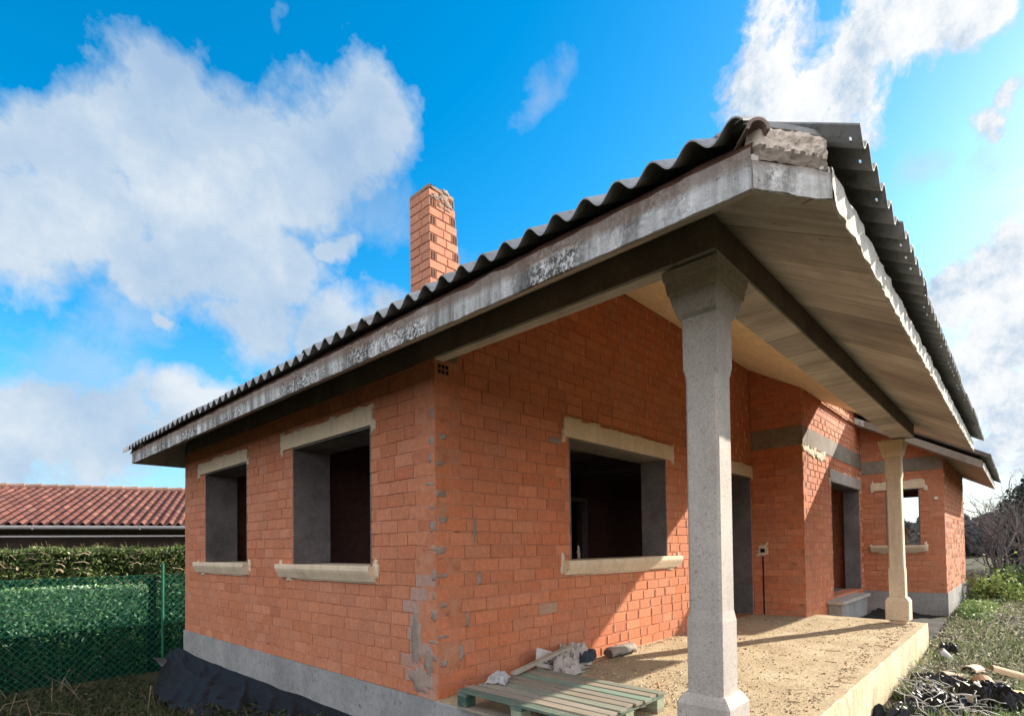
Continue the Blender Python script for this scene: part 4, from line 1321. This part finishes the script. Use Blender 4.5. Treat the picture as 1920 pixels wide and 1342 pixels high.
litter(26000, lambda: 4.2 + 12 * rnd.random() ** 1.4, lambda x: -2.35 - abs(rnd.gauss(0, .25 + x * .09)), DRY + [(.20, .25, .13)], .025, .065, .5, .10)
litter(7000, lambda: 10.5 + 7 * rnd.random(), lambda x: -2.45 - abs(rnd.gauss(0, .22)), GRN, .04, .10, .6, .20, lambda x, y: fb(x, y, 0, .7) > -.15)
litter(2200, lambda: 4.6 + 3.4 * rnd.random(), lambda x: -2.42 - abs(rnd.gauss(0, .5)), GRN + [(.30, .42, .24)], .02, .05, .5, .08, lambda x, y: fb(x, y, 4, 1.2) > 0)
litter(5000, lambda: 3.4 + 1.6 * rnd.random(), lambda x: -3.2 - abs(rnd.gauss(0, .4)), GRN + [(.34, .42, .30)], .02, .05, .5, .10)
litter(9000, lambda: rnd.uniform(-3.4, .2), lambda x: rnd.uniform(1.5, 9.1), [(.028, .042, .014), (.045, .055, .02), (.02, .03, .012), (.08, .065, .04)], .05, .13, .2, .05)  # left litter: shade beside the house put into darker leaf colours
for i in range(11000):
    x = 3.3 + 13 * rnd.random() ** 1.5; y = -2.42 - abs(rnd.gauss(0, .3 + .08 * x))
    if fb(x, y, 8, 1.1) < -.12: continue
    if x > 7.4 and x < 17 and y > -2.35: continue
    z = g(x, y); a = rnd.uniform(0, 2 * PI); h = rnd.uniform(.04, .15) * (1 + x * .03); w_ = .0045 * (1 + x * .06); ca, sa = math.cos(a) * w_, math.sin(a) * w_
    dx, dy = rnd.gauss(0, .04), rnd.gauss(0, .04)
    m.add([(x - ca, y - sa, z), (x + ca, y + sa, z), (x + ca * .6 + dx * .4, y + sa * .6 + dy * .4, z + h * .6), (x + dx, y + dy, z + h)], [(0, 1, 2), (0, 2, 3)], 0, tuple(Vector(rnd.choice([(.13, .19, .06), (.20, .24, .11), (.28, .26, .17), (.08, .13, .04), (.34, .32, .25)])) * rnd.uniform(.7, 1.3)))
tag(m.build('ground_cover', M['leaf']), kind='stuff')
m = MB()
for i in range(15000):
    x = rnd.uniform(-3.6, .0); y = rnd.uniform(1.0, 9.1)
    if x > -.75 and y < 6.4: continue
    z = g(x, y); a = rnd.uniform(0, 2 * PI); h = rnd.uniform(.04, .13); w_ = .006
    m.add([(x - w_ * math.cos(a), y - w_ * math.sin(a), z), (x + w_ * math.cos(a), y + w_ * math.sin(a), z), (x + rnd.gauss(0, .04), y + rnd.gauss(0, .04), z + h)], [(0, 1, 2)], 0, tuple(Vector(rnd.choice([(.035, .055, .016), (.05, .065, .022), (.08, .072, .035)])) * rnd.uniform(.7, 1.4)))  # blade colours darkened to carry the shade on this side
tag(m.build('grass', M['leaf']), kind='stuff')
m = MB()
for i in range(40):
    x = rnd.uniform(-3.2, -.9); y = rnd.uniform(3.5, 8.8)
    chip(m, x, y, g(x, y), rnd.uniform(.02, .06), Vector((.34, .32, .27)) * rnd.uniform(.6, 1.2))
for i in range(26):
    x = rnd.uniform(-3.0, -.9); y = rnd.uniform(4, 8.8); a = rnd.uniform(0, PI); z = g(x, y)
    m.tube([(x, y, z), (x + .2 * math.cos(a), y + .1 * math.sin(a), z + rnd.uniform(.05, .4)), (x + .45 * math.cos(a), y + .2 * math.sin(a), z + rnd.uniform(.0, .5))], [.006, .005, .002], 4, col=(.20, .15, .10))
tag(m.build('litter_and_stones', M['any']), kind='stuff')


# ------------------------------------------------------------------ trees and shrubs on the right
def branches(m, p, d, l, r, lev, maxlev, col, spread=.6, tips=None, up=.1, nb_=3):
    pts = [Vector(p)]; rr = [r]; d = Vector(d).normalized()
    for k in range(4):
        d = (d + Vector((rnd.gauss(0, .16), rnd.gauss(0, .16), rnd.gauss(up * .4, .12)))).normalized()
        pts.append(pts[-1] + d * l / 4); rr.append(r * (1 - .42 * (k + 1) / 4))
    m.tube(pts, rr, 5 if lev < 2 else 3, col=tuple(Vector(col) * rnd.uniform(.8, 1.2)), cap=False)
    if tips is not None and lev >= maxlev - 1: tips.extend(pts[1:])
    if lev >= maxlev: return
    for k in range(nb_ + (1 if lev == 0 else 0)):
        q = pts[rnd.choice([2, 3, 4, 4])]
        nd = (d + Vector((rnd.gauss(0, spread), rnd.gauss(0, spread), rnd.gauss(up, spread * .7)))).normalized()
        branches(m, q, nd, l * rnd.uniform(.55, .8), r * .55, lev + 1, maxlev, col, spread, tips, up, nb_)


def tree(name, loc, label, cat, h, r, maxlev, col, leaves=0, lcols=None, ls=.1, spread=.6, stems=1, group=None, lab_leaf='crown', nb_=3):
    t = thing(name, loc, label, cat, group)
    m = MB(); tips = []
    for s in range(stems):
        a = rnd.uniform(0, 2 * PI)
        branches(m, (loc[0] + .15 * math.cos(a) * (stems > 1), loc[1] + .15 * math.sin(a) * (stems > 1), loc[2]), (math.cos(a) * .35 * (stems > 1), math.sin(a) * .35 * (stems > 1), 1), h, r, 0, maxlev, col, spread, tips, .12, nb_)
    m.build('trunk' if stems == 1 else 'stems', M['bark'], t)
    if leaves:
        m = MB()
        for i in range(leaves):
            p = rnd.choice(tips); q = p + Vector((rnd.gauss(0, .22), rnd.gauss(0, .22), rnd.gauss(0, .22)))
            leaf(m, q, rnd.uniform(.6, 1.3) * ls, tuple(Vector(rnd.choice(lcols)) * rnd.uniform(.6, 1.3)), None, .7)
        m.build(lab_leaf, M['leaf'], t)
    return t


rnd = random.Random(101)
# dark ivy covered tree at the right edge
tv = thing('ivy_tree', (24.5, -4.45, -.3), 'dark ivy covered tree at the right edge beyond the wing', 'tree')
m = MB(); tips = []
branches(m, (24.5, -4.45, -.4), (0, 0, 1), 2.2, .20, 0, 4, (.10, .08, .07), .55, tips, .12, 3); m.build('trunk', M['bark'], tv)
m = MB()
IV = [(.030, .040, .030), (.045, .060, .040), (.02, .028, .022), (.07, .085, .06)]
for i in range(30000):
    a = rnd.uniform(0, 2 * PI); z = rnd.random() ** .8; rr_ = (1.75 * math.sin(PI * min(1, .22 + z * .80)) ** .7) * (1 + .35 * fb(math.cos(a) * 2, math.sin(a) * 2, z * 4, 1.3)) * (.55 + .62 * rnd.random() ** 1.5)
    leaf(m, (24.5 + rr_ * math.cos(a), -4.45 + rr_ * math.sin(a) * .9, -.2 + 4.4 * z), rnd.uniform(.07, .15), tuple(Vector(rnd.choice(IV)) * rnd.uniform(.7, 1.4)), None, .8)
m.build('ivy_foliage', M['leaf'], tv)
BC = (.13, .115, .115)
tree('bare_shrub', (20.5, -3.0, -.35), 'tall bare twiggy shrub just right of the far wing corner', 'shrub', 1.25, .035, 4, BC, stems=4, spread=.5)
tree('bare_shrub', (22.2, -3.25, -.35), 'bare shrub with pale thin stems in front of the ivy tree', 'shrub', 1.25, .04, 4, (.30, .26, .23), stems=3, spread=.5)
tree('bare_shrub', (26.5, -2.6, -.35), 'farther bare shrub behind the wing, seen under its eave', 'shrub', 1.7, .04, 4, BC, stems=5, spread=.55)
tree('bare_shrub', (23.0, -3.75, -.35), 'bare leggy shrub with crossing twigs against the dark ivy', 'shrub', 1.45, .035, 4, (.24, .21, .19), stems=5, spread=.5)
tree('bare_shrub', (21.5, -.9, -.35), 'bare bush seen through the wing window opening', 'shrub', 1.0, .035, 4, (.16, .13, .11), stems=7, spread=.6)
tree('bare_shrub', (19.0, -3.9, -.35), 'low bare shrub at the right picture edge in front of the ivy tree', 'shrub', .85, .03, 4, (.26, .23, .21), stems=4, spread=.6)
LV = [(.16, .23, .055), (.22, .30, .08), (.11, .17, .045), (.30, .36, .13)]
tree('leafy_shrub', (15.2, -2.95, -.32), 'bright green low shrub at the foot of the far wing', 'shrub', .17, .015, 2, (.15, .12, .07), 2000, LV, .09, stems=7, spread=.8, lab_leaf='leaves')
tree('leafy_shrub', (17.8, -3.0, -.32), 'mid green bushy shrub beyond the far wing corner', 'shrub', .22, .018, 2, (.15, .12, .07), 2200, [(.10, .17, .05), (.15, .24, .07), (.20, .28, .10)], .10, stems=8, spread=.8, lab_leaf='leaves')
tree('leafy_shrub', (17.6, -3.7, -.32), 'dark rounded low bush at the right picture edge', 'shrub', .22, .018, 2, (.12, .10, .07), 2400, [(.05, .07, .035), (.08, .11, .05)], .09, stems=8, spread=.8, lab_leaf='leaves')
# dry bramble thicket between the shrubs
m = MB(); rnd = random.Random(111)
for i in range(1500):
    x = rnd.uniform(17.5, 24); y = rnd.uniform(-5.2, -1.2) ; z = g(x, y)
    if x < 17.6 and y > -2.6: continue
    h = rnd.uniform(.2, .62); a = rnd.uniform(0, 2 * PI); b = rnd.uniform(.2, .7)
    m.tube([(x, y, z), (x + b * .4 * math.cos(a), y + b * .4 * math.sin(a), z + h * .8), (x + b * math.cos(a), y + b * math.sin(a), z + h)], [.010, .007, .003], 3, col=tuple(Vector((.27, .23, .20)) * rnd.uniform(.5, 1.6)), cap=False)
for i in range(9000):
    x = rnd.uniform(17.5, 24); y = rnd.uniform(-5.2, -1.2)
    leaf(m, (x, y, g(x, y) + rnd.uniform(.0, .6) * (.6 + .5 * nz(x, y))), rnd.uniform(.04, .10), tuple(Vector(rnd.choice([(.24, .20, .16), (.15, .13, .11), (.36, .31, .26), (.12, .13, .07)])) * rnd.uniform(.6, 1.4)))
tag(m.build('dry_brambles', M['leaf']), kind='stuff')
# far woodland line and hills
m = MB(); rnd = random.Random(121)
for i in range(15000):
    a = rnd.uniform(-.14, .62) if i < 12000 else rnd.uniform(.6, 2.2); R_ = rnd.uniform(70, 95)
    x = R_ * math.cos(a) - 2; y = R_ * math.sin(a) - 3
    h = 3.4 + 2.0 * fb(a * 20, 0, 0, 1.) + 1.2 * nz(a * 60)
    leaf(m, (x, y, -.5 + (h + .6) * rnd.random()), rnd.uniform(.7, 1.5), tuple(Vector(rnd.choice([(.05, .07, .07), (.07, .085, .085), (.04, .055, .06)])) * rnd.uniform(.8, 1.3)), None, .8)
tag(m.build('far_woodland', M['leaf']), kind='stuff')
m = MB()
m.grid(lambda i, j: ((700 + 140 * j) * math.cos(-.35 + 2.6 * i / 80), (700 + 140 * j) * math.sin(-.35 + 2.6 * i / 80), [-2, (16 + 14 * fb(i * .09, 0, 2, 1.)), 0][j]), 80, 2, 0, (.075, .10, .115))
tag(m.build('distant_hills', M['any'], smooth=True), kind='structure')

# ------------------------------------------------------------------ camera, light, sky
CAM = Vector((-2.79678, -3.44102, 1.2))
right = Vector((0.68237556, -0.73087022, -0.01386778)); down = Vector((0.00789942, 0.02634244, -0.99962177)); fwd = Vector((0.73095909, 0.68200792, 0.02374889))
cam = bpy.data.cameras.new('camera'); co = bpy.data.objects.new('camera', cam); C.objects.link(co)
R = Matrix((right, -down, -fwd)).transposed()
co.matrix_world = Matrix.Translation(CAM) @ R.to_4x4()
cam.sensor_width = 36; cam.lens = 36 * 1028.08 / 1920; cam.shift_y = (1001.753 - 671) / 1920; cam.clip_end = 3000; cam.clip_start = .05
bpy.context.scene.camera = co


def pxdir(u, v):
    d = right * ((u - 960) / 1028.08) + down * ((v - 1001.753) / 1028.08) + fwd
    return d.normalized()


SUN = Vector((.937, -.345, .43)).normalized()
sl = bpy.data.lights.new('sun', 'SUN'); sl.energy = 5.0; sl.angle = math.radians(.5); sl.color = (1, .90, .74)
so = bpy.data.objects.new('sun', sl); C.objects.link(so); so.rotation_euler = SUN.to_track_quat('Z', 'Y').to_euler(); so.location = (20, -8, 12)

w = bpy.data.worlds.new('World'); bpy.context.scene.world = w; w.use_nodes = True
nt = w.node_tree; N = nt.nodes; L = nt.links
bg = N['Background']; WS = .12; bg.inputs[1].default_value = WS
sky = N.new('ShaderNodeTexSky'); sky.sky_type = 'NISHITA'; sky.sun_disc = False
sky.sun_elevation = math.asin(SUN.z); sky.sun_rotation = math.atan2(SUN.x, SUN.y); sky.air_density = 1.0; sky.dust_density = .4; sky.ozone_density = 2.0
tc = N.new('ShaderNodeTexCoord').outputs['Generated']


def wn(t, **kw):
    n = N.new(t)
    for k, v in kw.items(): setattr(n, k, v)
    return n


def wmath(op, a, b=0., clamp=False):
    n = wn('ShaderNodeMath', operation=op); n.use_clamp = clamp
    for i, v in ((0, a), (1, b)):
        if isinstance(v, bpy.types.NodeSocket): L.new(v, n.inputs[i])
        else: n.inputs[i].default_value = v
    return n.outputs[0]


def wnoise(sc, det, ro, dist=0., vec=None):
    n = wn('ShaderNodeTexNoise'); n.inputs['Scale'].default_value = sc; n.inputs['Detail'].default_value = det; n.inputs['Roughness'].default_value = ro; n.inputs['Distortion'].default_value = dist
    L.new(vec or tc, n.inputs['Vector']); return n


# warp the direction a little so that the cloud outlines are ragged
wp = wnoise(5., 5, .6)
sub = wn('ShaderNodeVectorMath', operation='SUBTRACT'); L.new(wp.outputs['Color'], sub.inputs[0]); sub.inputs[1].default_value = (.5, .5, .5)
scl = wn('ShaderNodeVectorMath', operation='SCALE'); L.new(sub.outputs[0], scl.inputs[0]); scl.inputs['Scale'].default_value = .16
add = wn('ShaderNodeVectorMath', operation='ADD'); L.new(tc, add.inputs[0]); L.new(scl.outputs[0], add.inputs[1])
wd = add.outputs[0]


def field(blobs):
    acc = None
    for (u, v, r) in blobs:
        c = pxdir(u, v); rr = max((pxdir(u + r, v) - c).length, (pxdir(u, v - r) - c).length)
        d = wn('ShaderNodeVectorMath', operation='DISTANCE'); L.new(wd, d.inputs[0]); d.inputs[1].default_value = c
        f = wmath('SUBTRACT', 1., wmath('DIVIDE', d.outputs['Value'], rr))
        acc = f if acc is None else wmath('MAXIMUM', acc, f)
    return acc


soft = field([(20, 290, 150), (150, 290, 150), (310, 190, 112), (260, 260, 150), (400, 330, 200), (540, 320, 160), (695, 215, 95), (650, 270, 110), (450, 470, 190), (540, 500, 110), (300, 540, 100), (480, 620, 120), (620, 650, 105), (740, 610, 75), (70, 430, 150), (200, 430, 150), (640, 470, 42),
              (310, 635, 34), (60, 800, 130), (200, 800, 120), (330, 800, 95), (20, 860, 90), (420, 820, 90)])
crisp = field([(1450, 130, 120), (1530, 200, 130), (1610, 210, 110), (1640, 120, 110), (1720, 80, 110), (1800, 40, 100), (1870, 10, 70), (1890, 190, 45), (1850, 250, 38), (1890, 500, 100), (1840, 560, 110), (1910, 620, 115), (1790, 600, 90), (1895, 745, 105), (1850, 690, 90), (1900, 840, 90)])
faint = field([(1010, 190, 55), (500, 45, 34), (130, 700, 150), (240, 600, 110), (1870, 320, 70), (700, 400, 90), (860, 560, 90), (1740, 330, 60)])
# bright cloud added to the unseen sky behind the camera, fills the shade
dt = wn('ShaderNodeVectorMath', operation='DOT_PRODUCT'); L.new(tc, dt.inputs[0]); dt.inputs[1].default_value = (-.72, -.69, .12)
back = wmath('MULTIPLY', wmath('ADD', dt.outputs['Value'], -.02), 2.2)
soft = wmath('MAXIMUM', soft, back)
fs = wnoise(8.5, 11, .68).outputs['Fac']; fc = wnoise(13., 10, .70, .4).outputs['Fac']
aS = wmath('ADD', soft, wmath('MULTIPLY', wmath('SUBTRACT', fs, .5), 1.35))
aC = wmath('ADD', crisp, wmath('MULTIPLY', wmath('SUBTRACT', fc, .5), 1.9))


def wramp(f, stops):
    n = wn('ShaderNodeValToRGB'); e = n.color_ramp.elements
    while len(e) < len(stops): e.new(.5)
    for k, (p, c) in enumerate(stops):
        e[k].position = p; e[k].color = (*(c if hasattr(c, '__len__') else (c, c, c)), 1)
    L.new(f, n.inputs[0]); return n.outputs[0]


mS = wramp(aS, [(.0, 0.), (.16, .35), (.42, .97)]); mC = wramp(aC, [(.05, 0.), (.42, 1.)])
mF = wmath('MULTIPLY', wramp(wmath('ADD', faint, wmath('MULTIPLY', wmath('SUBTRACT', wnoise(11., 10, .7, .6).outputs['Fac'], .5), 1.8)), [(.1, 0.), (.8, 1.)]), .45)
mask = wmath('MAXIMUM', wmath('MAXIMUM', mS, mC), mF)
sh = wnoise(4.5, 6, .6).outputs['Fac']
ccS = wramp(sh, [(.34, (.40, .56, .78)), (.5, (.56, .69, .84)), (.66, (.82, .88, .94))])
ccC = wramp(wnoise(16, 8, .7).outputs['Fac'], [(.33, (.52, .66, .82)), (.50, (.90, .94, .98)), (.7, (1.1, 1.1, 1.1))])


def wmix(f, a, b, mode='MIX'):
    n = wn('ShaderNodeMix', data_type='RGBA', blend_type=mode)
    for i, v in ((0, f), (6, a), (7, b)):
        if isinstance(v, bpy.types.NodeSocket): L.new(v, n.inputs[i])
        elif i == 0: n.inputs[0].default_value = v
        else: n.inputs[i].default_value = (*v, 1)
    return n.outputs[2]


cc = wmix(mC, ccS, ccC)
bk = wmath('MULTIPLY', wmath('ADD', dt.outputs['Value'], -.0), 2.5, True)
cc = wmix(bk, cc, (1.92, 1.88, 1.90))
EXPO = 1.35
sc_ = 1. / WS / (2 ** EXPO)
cc = wmix(1., cc, (sc_, sc_, sc_), 'MULTIPLY')
hs_ = wn('ShaderNodeHueSaturation'); hs_.inputs['Saturation'].default_value = 1.50; hs_.inputs['Hue'].default_value = .49; L.new(sky.outputs[0], hs_.inputs['Color']); hs_.inputs['Value'].default_value = .96
hz = wn('ShaderNodeSeparateXYZ'); L.new(tc, hz.inputs[0])
hf = wmath('SUBTRACT', 1., wmath('MULTIPLY', wmath('ABSOLUTE', hz.outputs[2]), 3.2), True)
hf = wmath('POWER', hf, 1.6)
skyc = wmix(wmath('MULTIPLY', hf, .9), hs_.outputs[0], tuple(q * sc_ for q in (.24, .56, .93)))
out = wmix(mask, skyc, cc)
L.new(out, bg.inputs[0])

sc = bpy.context.scene
sc.view_settings.view_transform = 'Standard'; sc.view_settings.look = 'None'; sc.view_settings.gamma = 1; sc.view_settings.exposure = EXPO
sc.cycles.use_denoising = True
sc.cycles.max_bounces = 8; sc.cycles.diffuse_bounces = 5; sc.cycles.transparent_max_bounces = 12; sc.cycles.caustics_reflective = False; sc.cycles.caustics_refractive = False
sc.cycles.sample_clamp_indirect = 6
